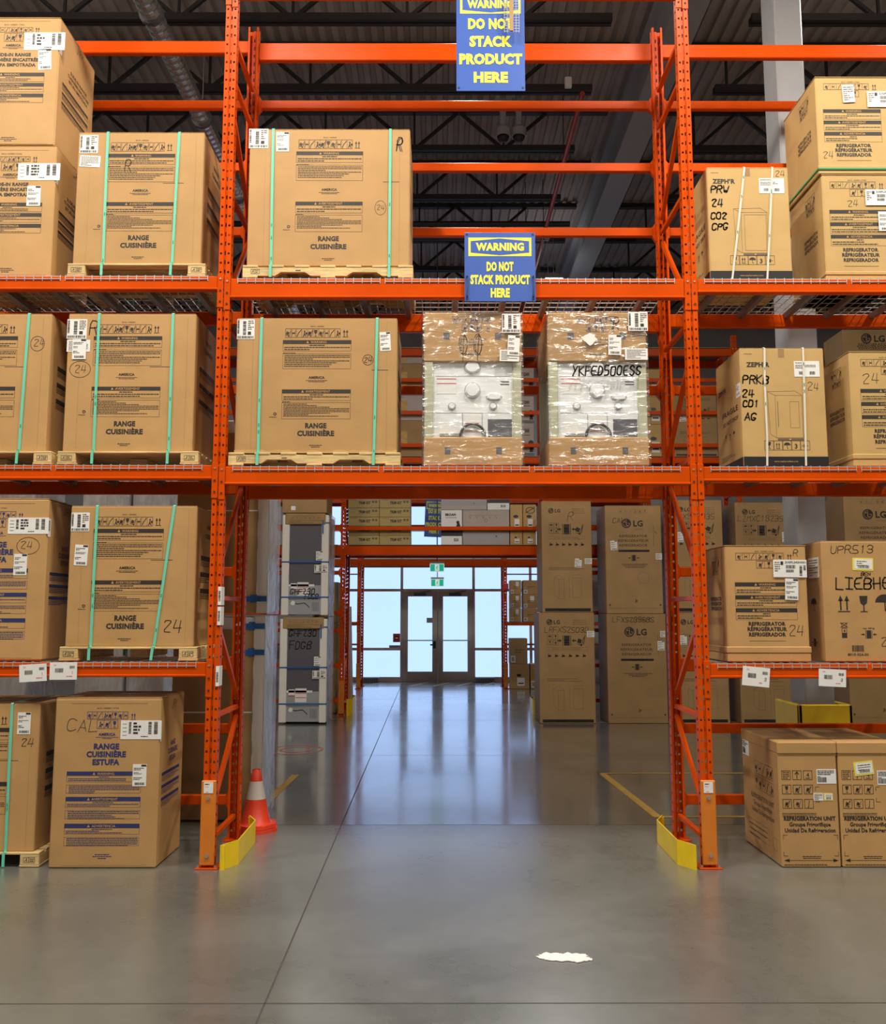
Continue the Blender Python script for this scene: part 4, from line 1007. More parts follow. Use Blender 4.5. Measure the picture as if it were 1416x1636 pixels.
for a, b in (((-w2, -d2), (w2, -d2)), ((-w2, -d2), (-w2, d2)), ((w2, -d2), (w2, d2))): mb.bar((a[0], a[1], .042), (b[0], b[1], .042), .004, .014, DSTRAP)
mb.build('strap', fb.root)
fridge('refrigerator carton right of the fragile wine cooler box at the right edge, 24 in pen', (1360, 1482), (562, 741), 3.03, 1425, [('24', 1379, 612, .085, .005)], [], lip=.10)
fridge('refrigerator carton standing in a tray, model number label and R at its corner', (1160, 1293), (872, 1055), 1.512, 1225, [('R', 1268, 889, .055, .005), ('24', 1261, 1015, .075, .005)], [((1235.5, 1289), (894, 922), dict(style='model', rz=-.01)), ((1254, 1275), (924, 958), dict(style='ship', rz=-.04))], lip=.115, m=CARD)

# ---- wine coolers
def p_zephyr(c, hand, glassdoor, logo):
    p, w_, h = c.fp, c.w, c.h
    p.rect(.003, .0, w_-.003, h*.082, BLACK); p.text('www.zephyronline.com', w_*.5, h*.035, .014, CARD2, bold=.0, l=2, width=w_*.28)
    for q in (c.lp, c.rp): q.rect(.003, 0, c.d-.003, h*.082, BLACK)
    p.rect(w_*.46, h*.925, w_*.53, h*.998, TAPE); p.para(w_*.05, w_*.25, h*.96, 1, .011, INKL, 4)
    u, v = logo; hh = .038; W_ = .185
    p.text('ZEPH', u, v, hh, INK, 'l', bold=.045, width=W_*.72); 
    gw = W_*.72
    p.poly([(u+gw*1.02, v+hh*.55), (u+gw*1.08, v+hh*.55), (u+gw*1.10, v+hh), (u+gw*1.03, v+hh)], INK)
    p.text('R', u+gw*1.13, v, hh, INK, 'l', bold=.045, width=W_*.19)
    for (t_, uu, vv, hs) in hand: p.hand(t_, uu, vv, hs, .011, MARK, asp=.6)
    a, b, v0, v1 = w_*.40, w_*.72, h*.24, h*.60; t = .002          # line drawing of the cooler
    p.frame(a, v0, b, v1, t, INKL); p.line([(a, v1), (a-w_*.09, v1+.03), (b-w_*.08, v1+.035), (b, v1)], t, INKL); p.line([(a-w_*.09, v1+.03), (a-w_*.07, v0+.03), (a, v0)], t, INKL)
    if glassdoor: p.frame(a+w_*.17, v0+.08, a+w_*.28, v1-.05, t, INKL); p.line([(a+w_*.03, v1-.05), (a+w_*.03, v0+.09)], t*2, INKL)
    else: p.frame(a+w_*.04, v0+.02, b-w_*.015, v1-.02, t, INKL)
    p.rect(a+.01, v0-.022, b, v0-.004, INKL); p.rect((a+b)/2-.008, v0-.018, (a+b)/2+.008, v0-.008, CARD2, 2)
    ic = h*.075; v = h*.145
    for k in range(5):
        uc = w_*(.31+.105*k); p.frame(uc-ic*.55, v-ic*.12, uc+ic*.55, v+ic*.95, .0025, INK)
        (p.glass, lambda a_, b_, e, f: p.arrows(a_-e*.2, b_+e*.06, e*.8, f), p.umbrella, lambda a_, b_, e, f: p.text('3', a_, b_+e*.02, e*.7, f, bold=.03), lambda a_, b_, e, f: p.clamp(a_, b_+e*.15, e*.5, f))[k](uc, v+ic*.06, ic*.75, INK)
    q = c.lp; d = c.d
    q.text('ZEPHYR', d*.25, h*.72, .038, INK, bold=.04, width=.2); q.text('FRAGILE', d*.55, h*.50, .045, INK, bold=.02, width=d*.62); q.text('DO NOT DROP', d*.55, h*.42, .035, INK, bold=.02, width=d*.62)
    q.glass(d*.35, h*.29, .05, INK); q.arrows(d*.5, h*.29, .05, INK); q.umbrella(d*.68, h*.29, .05, INK); q.para(d*.15, d*.7, h*.16, 3, .016, INKL, 5)
c = Carton('wine_cooler_carton', 'wine cooler carton with two white straps on the top right shelf', 'box', (1132, 1263), (268, 441), .05, .60, z0=4.548, m=CARD2)
U = lambda x, y: c.u(x, y)
p_zephyr(c, [('PRW', *U(1136, 308), .062), ('24', *U(1137, 330), .062), ('CO2', *U(1136, 350), .055), ('CPG', *U(1138, 367), .055)], False, U(1138.5, 293))
u, v = U(1239, 282); c.fp.hand('24', u, v, .05, .004, PENC); c.done()
c.strap(1189.5, 1170, WSTRAP, .015); c.strap(1234, 1226, WSTRAP, .015); c.label((1213, 1253), (285, 309), 'zephyr')
c = Carton('wine_cooler_carton', 'wine cooler carton with white straps and FRAGILE side, above the middle right beam', 'box', (1185, 1320), (557, 741), .05, .62, z0=3.03, m=CARD2)
p_zephyr(c, [('PRKB', *U(1187, 613), .066), ('24', *U(1186, 634), .062), ('CO1', *U(1187, 650), .055), ('AG', *U(1190, 671), .062)], True, U(1192.5, 586))
u, v = U(1290, 623); c.fp.hand('24', u, v, .06, .004, PENC); c.done()
c.strap(1221, 1226, WSTRAP, .015, zig=.004); c.strap(1283, 1288, WSTRAP, .015); c.label((1269, 1309.5), (577, 602), 'zephyr'); label_part(c.root, c.w, c.d, c.d*.82, c.h*.60, .1, .11, 'zephyr', side='left')

# ---- handwritten LIEBHERR carton
c = Carton('refrigerator_carton', 'carton with UPR513 and LIEBHERR handwritten and a yellow edged label', 'box', (1316, 1452), (865, 1052), .05, .64, z0=1.512, m=CARD)
p = c.fp
u, v = c.u(1327, 884); p.hand('UPR513', u, v, .062, .005, MARK, asp=.7)
u, v = c.u(1376, 920); p.hand('BEN', u, v, .028, .005, MARK, asp=.7)
u, v = c.u(1337, 942); p.hand('LIEBHERR', u, v, .085, .011, MARK, asp=.62, slant=.05, rise=.02)
u, v = c.u(1344, 975); p.arrows(u, v, .115, INK); u, v = c.u(1381, 978); p.glass(u, v, .125, INK); u, v = c.u(1415, 978); p.umbrella(u, v, .15, INK)
u, v = c.u(1350, 1019); p.rect(u-.02, v, u+.02, v+.035, INK); p.frame(u-.02, v+.035, u+.02, v+.075, .003, INK); p.text('4', u, v+.043, .022, INK); p.frame(u-.02, v+.08, u+.02, v+.115, .003, INK); p.line([(u-.028, v+.08), (u+.028, v+.115)], .004, INK); p.line([(u-.028, v+.115), (u+.028, v+.08)], .004, INK)
u, v = c.u(1389, 1020); p.clamp(u, v, .062, INK); p.text('max. 500 kg', u, v+.072, .012, INK, width=.09)
u, v = c.u(1362, 1041); p.barcode(u, v, u+.09, v+.048, INK, 8); p.text('8010 024-00', u+.045, v-.032, .020, INK, bold=.02, width=.16)
u, v = c.u(1408, 1033); p.hand('24', u, v, .07, .005, PENC)
q = c.lp; q.umbrella(c.d*.72, c.h*.42, .11, INK); q.clamp(c.d*.7, c.h*.12, .06, INK); c.done()
c.label((1362, 1395), (891, 911), 'yellow', rz=-.03, base=YPAPER); label_part(c.root, c.w, c.d, c.d*.6, c.h*.70, .2, .16, 'lines', side='left')

# ---- refrigeration units on the floor, lidded cartons
def unit(label, px, extra):
    c = Carton('refrigeration_unit_carton', label, 'box', px, (1186, 1388), .02, .81, z0=0.002, c=.008, flaps=False)
    w_, h, d = c.w, c.h, c.d; p = c.fp
    c.mb.box(-w_/2-.004, w_/2+.004, -d/2-.008, d/2+.008, h-.085, h+.004, CARD, .008)
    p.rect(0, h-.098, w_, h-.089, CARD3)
    s_ = w_*.165
    for r_ in range(3):
        for k in range(3):
            u, v = w_*(.13+.185*k), h*(.735-.115*r_); p.frame(u-s_*.47, v-s_*.47, u+s_*.47, v+s_*.47, .0035, INK)
            vb = v-s_*.33; e = s_*.66; n_ = r_*3+k
            if n_ == 0: p.para(u-s_*.34, u+s_*.34, v+s_*.38, 4, s_*.19, INK, 9)
            elif n_ == 1: p.line([(u, vb), (u, vb+e)], .006, INK); p.line([(u-e*.3, vb+e*.65), (u, vb+e), (u+e*.3, vb+e*.65)], .006, INK)
            elif n_ == 2: p.text('4', u, vb+e*.2, e*.7, INK, bold=.0); p.rect(u-e*.35, vb, u+e*.35, vb+.004, INK)
            elif n_ == 3: p.glass(u, vb, e, INK)
            elif n_ == 8: p.line([(u-e*.2, vb), (u-e*.05, vb), (u+e*.05, vb+e)], .004, INK)
            elif n_ == 7: p.truck(u, vb, e, INK)
            else: p.truck(u, vb, e, INK, True)
    p.para(w_*.04, w_*.62, h*.435, 3, .011, INK, 12, .4)
    p.text('REFRIGERATION UNIT', w_*.5, h*.372, .030, INK, bold=.05, width=w_*.88); p.text('Groupe Frigorifique', w_*.5, h*.325, .030, INK, bold=.035, width=w_*.70); p.text('Unidad De Refrigeracion', w_*.5, h*.278, .030, INK, bold=.035, width=w_*.86)
    t = .003
    for a, b, s1, s2 in ((.04, .255, 1, -1), (.96, .255, -1, -1), (.04, .09, 1, 1), (.96, .09, -1, 1), (.62, .64, 1, -1), (.62, .52, 1, 1)):
        p.line([(w_*a+.03*s1, h*b), (w_*a, h*b), (w_*a, h*b+.03*s2)], t, INK)
    v = h*.055; p.line([(w_*.08, v), (w_*.92, v)], t, INK)
    p.poly([(w_*.04, v), (w_*.13, v-.013), (w_*.13, v+.013)], INK); p.poly([(w_*.96, v), (w_*.87, v+.013), (w_*.87, v-.013)], INK); p.para(w_*.3, w_*.72, v+.035, 2, .013, INK, 5, cen=True); p.para(w_*.04, w_*.96, h*.028, 1, .014, INK, 6)
    q = c.lp
    for r_ in range(2): q.iconrow(d*.36, d*.86, h*(.66-.13*r_), h*(.77-.13*r_), 5, INK, r_)
    for i, (w2_, ff) in enumerate((('REFRIGERATION UNIT', .62), ('Groupe Frigorifique', .5), ('Unidad De Refrigeracion', .6))): q.text(w2_, d*.55, h*(.44-.06*i), .04, INKL, bold=.02, width=d*ff)
    q.frame(d*.12, h*.10, d*.7, h*.24, .003, INKL); q.para(d*.16, d*.66, h*.22, 3, .04, INKL, 7, .3); q.frame(d*.8, h*.1, d*.9, h*.2, .003, INKL)
    c.done()
    for e in extra: c.label(*e[:2], **e[2])
    return c
c = unit('lidded refrigeration unit carton on the floor beside the right upright', (1246, 1340), [((1305, 1336), (1229, 1252), dict(style='unit')), ((1300, 1315.5), (1267, 1279), dict(style='lines')), ((1316.5, 1331), (1267, 1279), dict(style='yellow', base=YPAPER))])
label_part(c.root, c.w, c.d, .02, c.h*.78, .15, .12, 'unit', side='left')
unit('lidded refrigeration unit carton cut by the right edge with a tilted yellow label', (1342.5, 1437), [((1402, 1436), (1231, 1254), dict(style='unit')), ((1366, 1397), (1218, 1240), dict(style='yellow', rz=.11, base=YPAPER))])

# ---- wrapped dryers on the middle shelf
def dryer(label, px, variant):
    c = Carton('wrapped_dryer', label, 'appliance', px, (499, 742), .03, .74, z0=3.03, flaps=False)
    w_, h, d = c.w, c.h, c.d; c.mb = MB()
    zc, zb_ = h*(1-.327), h*(1-.815)
    mb = MB(); mb.box(-w_/2, w_/2, -d/2, d/2, zc, h, CARD, .01); p = front_pen(mb, w_, d)
    p.text('BACK / ARRIÈRE', w_*.5, h*.985, .011, INKB, bold=0)
    p.iconrow(w_*.29, w_*.68, h*.925, h*.975, 7, INKB); p.iconrow(w_*.39, w_*.59, h*.87, h*.92, 3, INKB, 2); p.arrows(w_*.65, h*.875, .035, INKB)
    p.para(w_*.38, w_*.70, h*.83, 3, .022, INKL, 6)
    p.text('AMERICA', w_*.5, h*.715, .020, INK, bold=.03, width=.13); p.para(w_*.4, w_*.6, h*.71, 1, .01, INKL, 4)
    for a in (.23, .76): p.rect(w_*(a-.032), h*.82, w_*(a+.032), h*.865, GREYP, 1)
    if variant == 0:
        for uu in (.40, .55): p.ring(w_*uu, h*.79, .032, .005, MARK, sq=2.6); p.ring(w_*uu+.006, h*.785, .026, .005, MARK, sq=2.9); p.line([(w_*uu+.01, h*.86), (w_*uu-.004, h*.675)], .006, MARK)
        p.line([(w_*.42, h*.955), (w_*.55, h*.87), (w_*.54, h*.92)], .004, MARK)
    else: p.hand('R', w_*.66, h*.885, .10, .008, MARK, asp=.4)
    mb.build('carton_cap', c.root)
    mb = MB(); mb.box(-w_/2, w_/2, -d/2, d/2, 0, zb_, CARD, .01); p = front_pen(mb, w_, d)
    for a in (.24, .76): p.rect(w_*(a-.028), zb_*.40, w_*(a+.028), zb_*.64, GREYP, 1)
    mb.build('carton_tray', c.root)
    mb = MB(); bx = (-w_/2+.055, w_/2-.055, -d/2+.03, d/2-.05); mb.box(*bx, .02, h-.03, WHITEP, .01)
    p = Pen(mb, (-w_/2, -d/2+.03, 0), (1, 0, 0), (0, 0, 1), (0, -1, 0))
    def emb(uc, vc, a, b, dep=.02):
        pts = [(uc*w_ + a*math.cos(2*math.pi*k/20) if a <= b*1.4 else uc*w_ + max(-a+b, min(a-b, a*math.cos(2*math.pi*k/20))) + b*.9*math.cos(2*math.pi*k/20), h*vc + b*math.sin(2*math.pi*k/20)) for k in range(20)]
        P3 = [(x-w_/2, z) for x, z in pts]; n_ = len(P3); cx0 = sum(q[0] for q in P3)/n_; cz0 = sum(q[1] for q in P3)/n_
        V = [(x, -d/2+.031, z) for x, z in P3] + [(cx0+(x-cx0)*.82, -d/2+.031-dep, cz0+(z-cz0)*.82) for x, z in P3]
        mb.raw(V, [tuple(range(n_, 2*n_))] + [(k, (k+1) % n_, n_+(k+1) % n_, n_+k) for k in range(n_)], WHITEP)
        p.ring(uc*w_, h*vc - .003, (a+.004), .004, LGREY, sq=(b+.004)/(a+.004), l=1.5)
    emb(.495, .645, .062, .05); emb(.495, .493, .058, .062, .03); emb(.285, .39, .026, .026); emb(.705, .39, .026, .026); emb(.715, .448, .058, .022)
    for v in (.583, .343): p.rect(w_*.12, h*v, w_*.88, h*v+.005, LGREY)
    for u_ in (.39, .59): p.rect(w_*u_, h*.19, w_*u_+.006, h*.343, LGREY)
    p.rect(w_*.65, h*.185, w_*.895, h*.305, GREYP); p.rect(w_*.78, h*.545, w_*.87, h*.552, INK); p.rect(w_*.78, h*.528, w_*.87, h*.535, INK)
    p.rect(w_*.13, h*.47, w_*.33, h*.575, PAPER, 1.5); p.para(w_*.14, w_*.32, h*.57, 6, .016, INKL, 5, .25)
    for v in (.565, .535): p.rect(w_*.13, h*v, w_*.33, h*v+.006, RED, 2.5)
    p.rect(w_*.40, h*.22, w_*.58, h*.335, PAPER, 1.5)
    for v in (.275, .225): p.rect(w_*.42, h*v, w_*.56, h*v+.007, RED, 2.5)
    p.rect(w_*.15, h*.20, w_*.35, h*.28, PAPER, 1.5)
    for v in (.205, .193): p.rect(w_*.16, h*v, w_*.36, h*v+.006, INK, 2.5)
    mb.build('dryer_body', c.root)
    mb = MB(); pts = [(-w_/2+w_*(.495+.125*math.cos(t_)), -d/2+.012, h*.19+.10*math.sin(t_)) for t_ in [math.pi*k/14 for k in range(15)]]; mb.tube(pts, .011, BLACK, 7); mb.build('power_cord', c.root, smooth=True)
    mb = MB()
    for sx in (-1, 1):
        a, b = sorted((sx*(w_/2-.004), sx*(w_/2-.075))); mb.box(a, b, -d/2+.006, -d/2+.07, zb_-.01, zc+.01, FOAMG, .008); mb.box(a, b, d/2-.07, d/2-.006, zb_-.01, zc+.01, FOAMG, .008)
    mb.build('corner_post', c.root)
    mb = MB(); nx_, nz_ = 40, 60; o = .010
    def wr(s_, t_, k):                       # taut folds, deeper near the foot and the corners
        v = Vector((s_*5 + t_*6, t_*9 - s_*11, variant*7 + k*3)); f_ = 1 - abs(noise.noise(v))*2.2
        g = 1 - abs(noise.noise(Vector((s_*9 - t_*14, t_*7, variant + k*5 + 9))))*2.4
        return (max(0, f_)**3*.010 + max(0, g)**3*.007)*(.45 + .9*abs(t_-.45)**1.2*2)
    def pt(i, j, side):
        s_, t_ = i/nx_, j/nz_; q = wr(s_, t_, side) if 0 < i < nx_ else 0
        return [(-w_/2-o + (w_+2*o)*s_, -d/2-o-q, h*t_), (-w_/2-o-q, d/2 - (d+o)*s_, h*t_), (w_/2+o+q, -d/2-o + (d+o)*s_, h*t_)][side]
    for side in range(3):
        g_ = [[pt(i, j, side) for i in range(nx_+1)] for j in range(nz_+1)]; V = [q for r_ in g_ for q in r_]
        mb.raw(V, [(j*(nx_+1)+i, j*(nx_+1)+i+1, (j+1)*(nx_+1)+i+1, (j+1)*(nx_+1)+i) for j in range(nz_) for i in range(nx_)], FILM)
    mb.build('plastic_film', c.root, smooth=True)
    c.lift = 0
    return c
c = dryer('film wrapped dryer on the portal shelf with looping pen marks on its carton cap', (677.5, 834.5), 0)
c.label((802, 831), (503, 533), 'sq', lift=.022); c.label((810, 829), (537, 569), 'ship', rz=-.06, lift=.026); c.label((798, 829), (560, 578), 'lines', rz=-.03, lift=.022)
c = dryer('film wrapped dryer with black handwritten code across its top, right of another dryer', (877, 1035), 1)
mb = MB(); p = Pen(mb, (-c.w/2, -c.d/2-.026, 0), (1, 0, 0), (0, 0, 1), (0, -1, 0)); u, v = c.u(914, 602); p.hand('YKFED500ESS', u, v-.0, .075, .012, MARK, asp=.45, rise=.02); mb.build('marker_writing', c.root)
c.label((1003, 1034), (500, 530), 'sq', lift=.022); c.label((971, 991.5), (536, 568), 'ship', rz=-.03, lift=.022); c.label((998, 1034), (558, 576), 'lines', lift=.022)
mb = MB(); p = Pen(mb, (-c.w/2, -c.d/2-.024, 0), (1, 0, 0), (0, 0, 1), (0, -1, 0)); u, v = c.u(942, 543); rr = random.Random(2); p.poly([(u+.055*rr.uniform(.75, 1.1)*math.cos(2*math.pi*k/16), v+.05*rr.uniform(.75, 1.15)*math.sin(2*math.pi*k/16)) for k in range(16)], PAPER); mb.build('torn_sticker', c.root)

# ------------------------------------------------------------------ behind the front rack
def zat(py, Y): return at(700, py, Y)[1]
# ---- second rack row across the aisle
Y2 = 10.1
X2 = [-1.995-7.46, -1.995-3.73, -1.995, 1.87, 5.60, 9.33]
rack2 = thing('pallet_rack', 'orange pallet rack across the far aisle forming the second portal, trim kit boxes on it', 'rack', (0, 0, 0))
for i, x in enumerate(X2):
    o = column(rack2, x, Y2+YC, 7.3); guard_plate(o, x, Y2+YC, False); column(rack2, x, Y2+YC+DP, 7.3, face=1)
    frame_braces(rack2, x, Y2+YC, Y2+YC+DP, 7.2)
zp0, zp1 = zat(887, Y2), zat(870.5, Y2)
for k, (a, b) in enumerate(zip(X2, X2[1:])):
    por = k == 2
    for z0, z1 in ((zp0, zp1), (4.76, 4.90), (6.88, 7.05)):
        beam(rack2, a, b, Y2+YC, z0, z1); beam(rack2, a, b, Y2+YC+DP, z0, z1, face=1)
        mb = MB(); mb.box(a+.1, b-.1, Y2, Y2+YC+DP, z1-.02, z1+.004, CHAN); mb.build('wire_deck', rack2)
    for py in (844.5, 712, 660, 608) + (() if por else (915, 979, 1007, 1063, 1119)):
        stop_beam(rack2, a, b, Y2+YC, zat(py+3, Y2), zat(py-3, Y2), off=-.06)
end_guard(X2[2]+.14, Y2+.05, 1, 'small yellow guard at the left foot of the far portal below leaning boards', ht=.30)
end_guard(X2[3]-.20, Y2+.05, -1, 'small yellow guard beside the tall stack of printed refrigerator cartons', ht=.27)
# boards leaning on the left upright of the far portal
for k, (px0, px1, m, lab) in enumerate(((548, 552.5, CARD3, 'brown board leaning in the far portal, nearest its orange upright'), (553, 557, FOAM, 'white board leaning in the far portal between two brown boards'), (557.5, 561.5, CARD, 'brown board leaning in the far portal, nearest the glass doors'))):
    mb = MB(); xb = at(px1, 1120, Y2+1.2)[0]; mb.prism([(xb-.045, 0), (xb, 0), (xb-.06, 2.15-.06*k), (xb-.105, 2.15-.06*k)], 1, Y2+1.0+.01*k, Y2+1.6+.01*k, m)
    tag(mb.build('leaning_board'), lab, 'board')
# ---- third rack row by the entrance
Y3 = 16.0
X3 = [-2.22-3.73, -2.22, 1.507, 1.507+3.73]
rack3 = thing('pallet_rack', 'orange pallet rack nearest the glazed doors, its beam passing above the exit signs', 'rack', (0, 0, 0))
for x in X3:
    o = column(rack3, x, Y3+YC, 5.6); guard_plate(o, x, Y3+YC, False); column(rack3, x, Y3+YC+DP, 5.6, face=1)
    frame_braces(rack3, x, Y3+YC, Y3+YC+DP, 5.5)
for k, (a, b) in enumerate(zip(X3, X3[1:])):
    for z0, z1 in ((zat(904, Y3), zat(893.5, Y3)), (zat(803, Y3), zat(796, Y3))) + (() if k == 1 else ((zat(999.5, Y3), zat(994, Y3)),)):
        beam(rack3, a, b, Y3+YC, z0, z1); beam(rack3, a, b, Y3+YC+DP, z0, z1, face=1)
        mb = MB(); mb.box(a+.1, b-.1, Y3, Y3+YC+DP, z1-.012, z1+.004, CHAN); mb.build('wire_deck', rack3)
    stop_beam(rack3, a, b, Y3+YC+DP, zat(837, Y3), zat(833, Y3), off=.04)
    if k != 1: stop_beam(rack3, a, b, Y3+YC+DP, zat(1033, Y3), zat(1030, Y3), off=.04); stop_beam(rack3, a, b, Y3+YC+DP, zat(916, Y3), zat(914, Y3), off=.04)
def f(mb): mb.box(-.07, .07, -.05, 0, -.09, .09, RED, .01); mb.tube([(0, -.05, 0), (0, -.07, 0)], .05, RED, 12)
x, z = at(808, 938, Y3-.03); plain('fire_alarm_box', 'red alarm box on the upright right of the exit signs', 'alarm', f, (x, Y3-.03, z))
sc3 = (16.6+6.9)/F
x, z = at(693, 858, 15.965)
warning_sign(x, 15.965, z, 30*sc3, 60*sc3, [('DO NOT', .62, .10, .66), ('STACK', .45, .10, .62), ('PRODUCT', .28, .10, .92), ('HERE', .10, .10, .50)], 'small distant blue warning sign hanging crooked behind white boxes', head=.2, rz=.04, hang=(.75, .9))

# ---- plain stacked cartons
ORD = ['lowest', 'second', 'third', 'fourth', 'fifth', 'sixth', 'seventh']
def small(name, label, px, py, Y, d, m, fn=None, z0=None, group=None, labs=(), cat='box', **k):
    single = not labs
    c = Carton(name, label, cat, px, py, Y, d, z0=z0, m=m, group=group, single=single, flaps=False, c=k.get('c', .006))
    if fn: fn(c, c.fp, c.w, c.h)
    c.done()
    for l in labs: c.label(*l[:2], **l[2])
    return c
def col(name, fmt, px, rows, Y, d, m, fn=None, z0=None, group=None, lab=None):
    z = z0; n_ = len(rows)
    for i, py in enumerate(rows):
        c = small(name, fmt % (ORD[i] if i < n_-1 or n_ == 1 else 'topmost'), px, py, Y, d, m[i % len(m)] if isinstance(m, list) else m, fn, z, group, labs=lab(i, px, py) if lab else ())
        z = c.z + c.h + .004
def trim(c, p, w_, h):
    p.text('TRIM KIT', w_*.53, h*.42, h*.30, INK, bold=.05, width=w_*.38); p.rect(w_*.08, h*.86, w_*.3, h*.89, INKL)
    for k in range(2): p.frame(w_*(.77+.1*k), h*.55, w_*(.84+.1*k), h*.82, .004, INK); p.rect(w_*(.78+.1*k), h*.62, w_*(.83+.1*k), h*.74, INK)
zs = zp1 + .006
rows = [(855.5-14.6*k, 869.5-14.6*k) for k in range(6)]
for px, nm in (((556.5, 606), 'left'), ((606.5, 656), 'right')):
    col('trim_kit_box', 'flat olive trim kit box, %s ' + 'in the %s column on the far portal shelf' % nm, px, rows, Y2+.06, .6, CARDY, trim, zs, 'trim kit boxes')
# white and grey hood boxes
def hood(c, p, w_, h):
    p.text('BROAN', w_*.45, h*.72, h*.12, INK, bold=.06, width=w_*.5); p.rect(w_*.2, h*.62, w_*.75, h*.645, INKL); p.rect(.0, 0, w_, h*.10, GREYP)
    p.poly([(w_*.7, h*.12), (w_*.95, h*.12), (w_*.88, h*.35), (w_*.76, h*.35)], INK); p.disc(w_*.8, h*.4, h*.08, INK)
def blacktop(c, p, w_, h): p.rect(0, h*.62, w_, h, BLACK); p.text('BROAN', w_*.72, h*.25, h*.22, GREYP, bold=.05, width=w_*.22)
def band(c, p, w_, h): p.rect(0, h*.38, w_, h*.80, LGREY); p.disc(w_*.72, h*.6, h*.05, INK)
def dots(c, p, w_, h):
    for k in range(5): p.line([(w_*(.15+.14*k), h*.68), (w_*(.17+.14*k), h*.60)], .008, INK)
    p.rect(w_*.12, h*.74, w_*.82, h*.75, INKL); p.para(w_*.1, w_*.5, h*.2, 2, .03, INKL, 4); p.ring(w_*.5, h*.5, .03, .005, INKL)
bh = {}
for nm, lab, px, py, fn in (('a', 'white box with a black top edge, low left in the pile of white boxes', (705, 738.5), (848, 869), blacktop), ('b', 'long white box with a grey band, bottom of the white pile', (739.5, 814), (848, 869), band),
                            ('c', 'white hood box with a small black chimney hood picture, white pile', (705, 738.5), (815, 847.5), hood), ('d', 'long pale box with a row of dots, middle of the white pile', (739.5, 814), (815, 847.5), dots)):
    bh[nm] = small('hood_box', lab, px, py, Y2+.05, .62, CARDG if nm in 'bd' else WHITEP, fn, zs if nm in 'ab' else bh['ab'[nm == 'd']].z + bh['ab'[nm == 'd']].h + .004, 'white hood boxes on the far portal shelf')
zt_ = max(bh['c'].z+bh['c'].h, bh['d'].z+bh['d'].h) + .004
small('hood_box', 'long pale box with grey stripe across the top of the white pile', (705, 778), (797, 815), Y2+.05, .62, CARDG, band, zt_, 'white hood boxes on the far portal shelf')
small('hood_box', 'short white box with black top at the upper right of the white pile', (779, 814), (797, 815), Y2+.05, .62, WHITEP, blacktop, zt_, 'white hood boxes on the far portal shelf')
def wrapb(c, p, w_, h):
    p.rect(w_*.35, h*.12, w_*.75, h*.45, PAPER); p.rect(w_*.4, h*.2, w_*.7, h*.25, INK, 2); p.disc(w_*.45, h*.55, h*.1, BLACK, 10, 1, .6)
def scrib(c, p, w_, h): wrapb(c, p, w_, h); p.ring(w_*.55, h*.78, h*.16, .012, MARK, sq=.7); p.line([(w_*.2, h*.68), (w_*.9, h*.9)], .012, MARK)
for px, py, lab, fn, zz in (((815.5, 835), (849, 869), 'brown carton with black handle, low in the tape wrapped group beside white boxes', wrapb, None), ((836, 857), (849, 869), 'brown carton low in the wrapped group nearest the refrigerator stack', wrapb, None),
                            ((815.5, 835), (806, 848.5), 'tall brown carton over the wrapped group, touching the white boxes', wrapb, 1), ((836, 857), (806, 848.5), 'tall brown carton with a scribbled pen mark, nearest the refrigerator stack', scrib, 1)):
    small('parcel_carton', lab, px, py, Y2+.05, .55, CARD2, fn, zs if zz is None else zs+.262, 'brown cartons beside the white boxes')
def generic(c, p, w_, h): p.para(w_*.1, w_*.6, h*.85, 2, h*.07, INKL, int(h*1000)); p.rect(w_*.08, h*.12, w_*.25, h*.3, INKL)
def orangelab(c, p, w_, h): generic(c, p, w_, h); p.rect(w_*.55, h*.2, w_*.68, h*.7, FLINE)
Z2 = 4.91
col('parcel_carton', 'grey brown carton, %s of the far stack seen between range and dryer', (598, 676), [(672, 716), (626, 671), (581, 625), (569, 580)], Y2+.06, .6, [CARD3, CARDG], orangelab, Z2, 'far cartons between range and dryer')
col('parcel_carton', 'grey white hood carton, %s of the far stack between the two dryers', (828, 853.5), [(676, 716), (633, 675), (588, 632)], Y2+.06, .6, CARDG, hood, Z2, 'far hood cartons between the dryers')
col('parcel_carton', 'brown carton with white label, %s of the far stack right of the dryers', (1030, 1062), [(678, 716), (634, 677), (590, 633)], Y2+.06, .6, CARD2, wrapb, Z2, 'far cartons right of the dryers')
# ---- cartons on the rack nearest the doors
def parc(c, p, w_, h): p.rect(w_*.05, h*.06, w_*.3, h*.32, PAPER); p.barcode(w_*.08, h*.1, w_*.27, h*.28, INK, 4, l=2); p.para(w_*.3, w_*.8, h*.6, 2, h*.1, INKL, 3); p.rect(w_*.5, h*.5, w_*.78, h*.9, PAPER) if int(c.x*100+c.z*100) % 2 else None
zs3 = zat(994, Y3)+.006
col('parcel_carton', 'small brown carton, %s of the stack touching the far orange upright', (815.5, 833), [(971, 993), (950, 971), (927, 949)], Y3+.05, .5, CARD, parc, zs3, 'small cartons on the far shelf by the upright')
col('parcel_carton', 'small brown carton, %s of the far shelf stack beside the refrigerator cartons', (836, 859), [(972, 993), (950, 972), (927, 949)], Y3+.05, .5, CARD, parc, zs3, 'small cartons on the far shelf by the refrigerator stack')
c = small('parcel_carton', 'brown carton with a black handle slot on the floor by the far orange upright', (816, 846), (1061, 1101), Y3+.0, .5, CARD, wrapb, .002)
small('parcel_carton', 'brown carton on top of a floor carton under the far shelf', (815, 843), (1020, 1060), Y3+.0, .5, CARD3, parc, c.z+c.h+.004)
small('parcel_carton', 'brown carton on the floor half hidden by the refrigerator cartons', (848, 872), (1061, 1101), Y3+.0, .5, CARD, parc, .002)
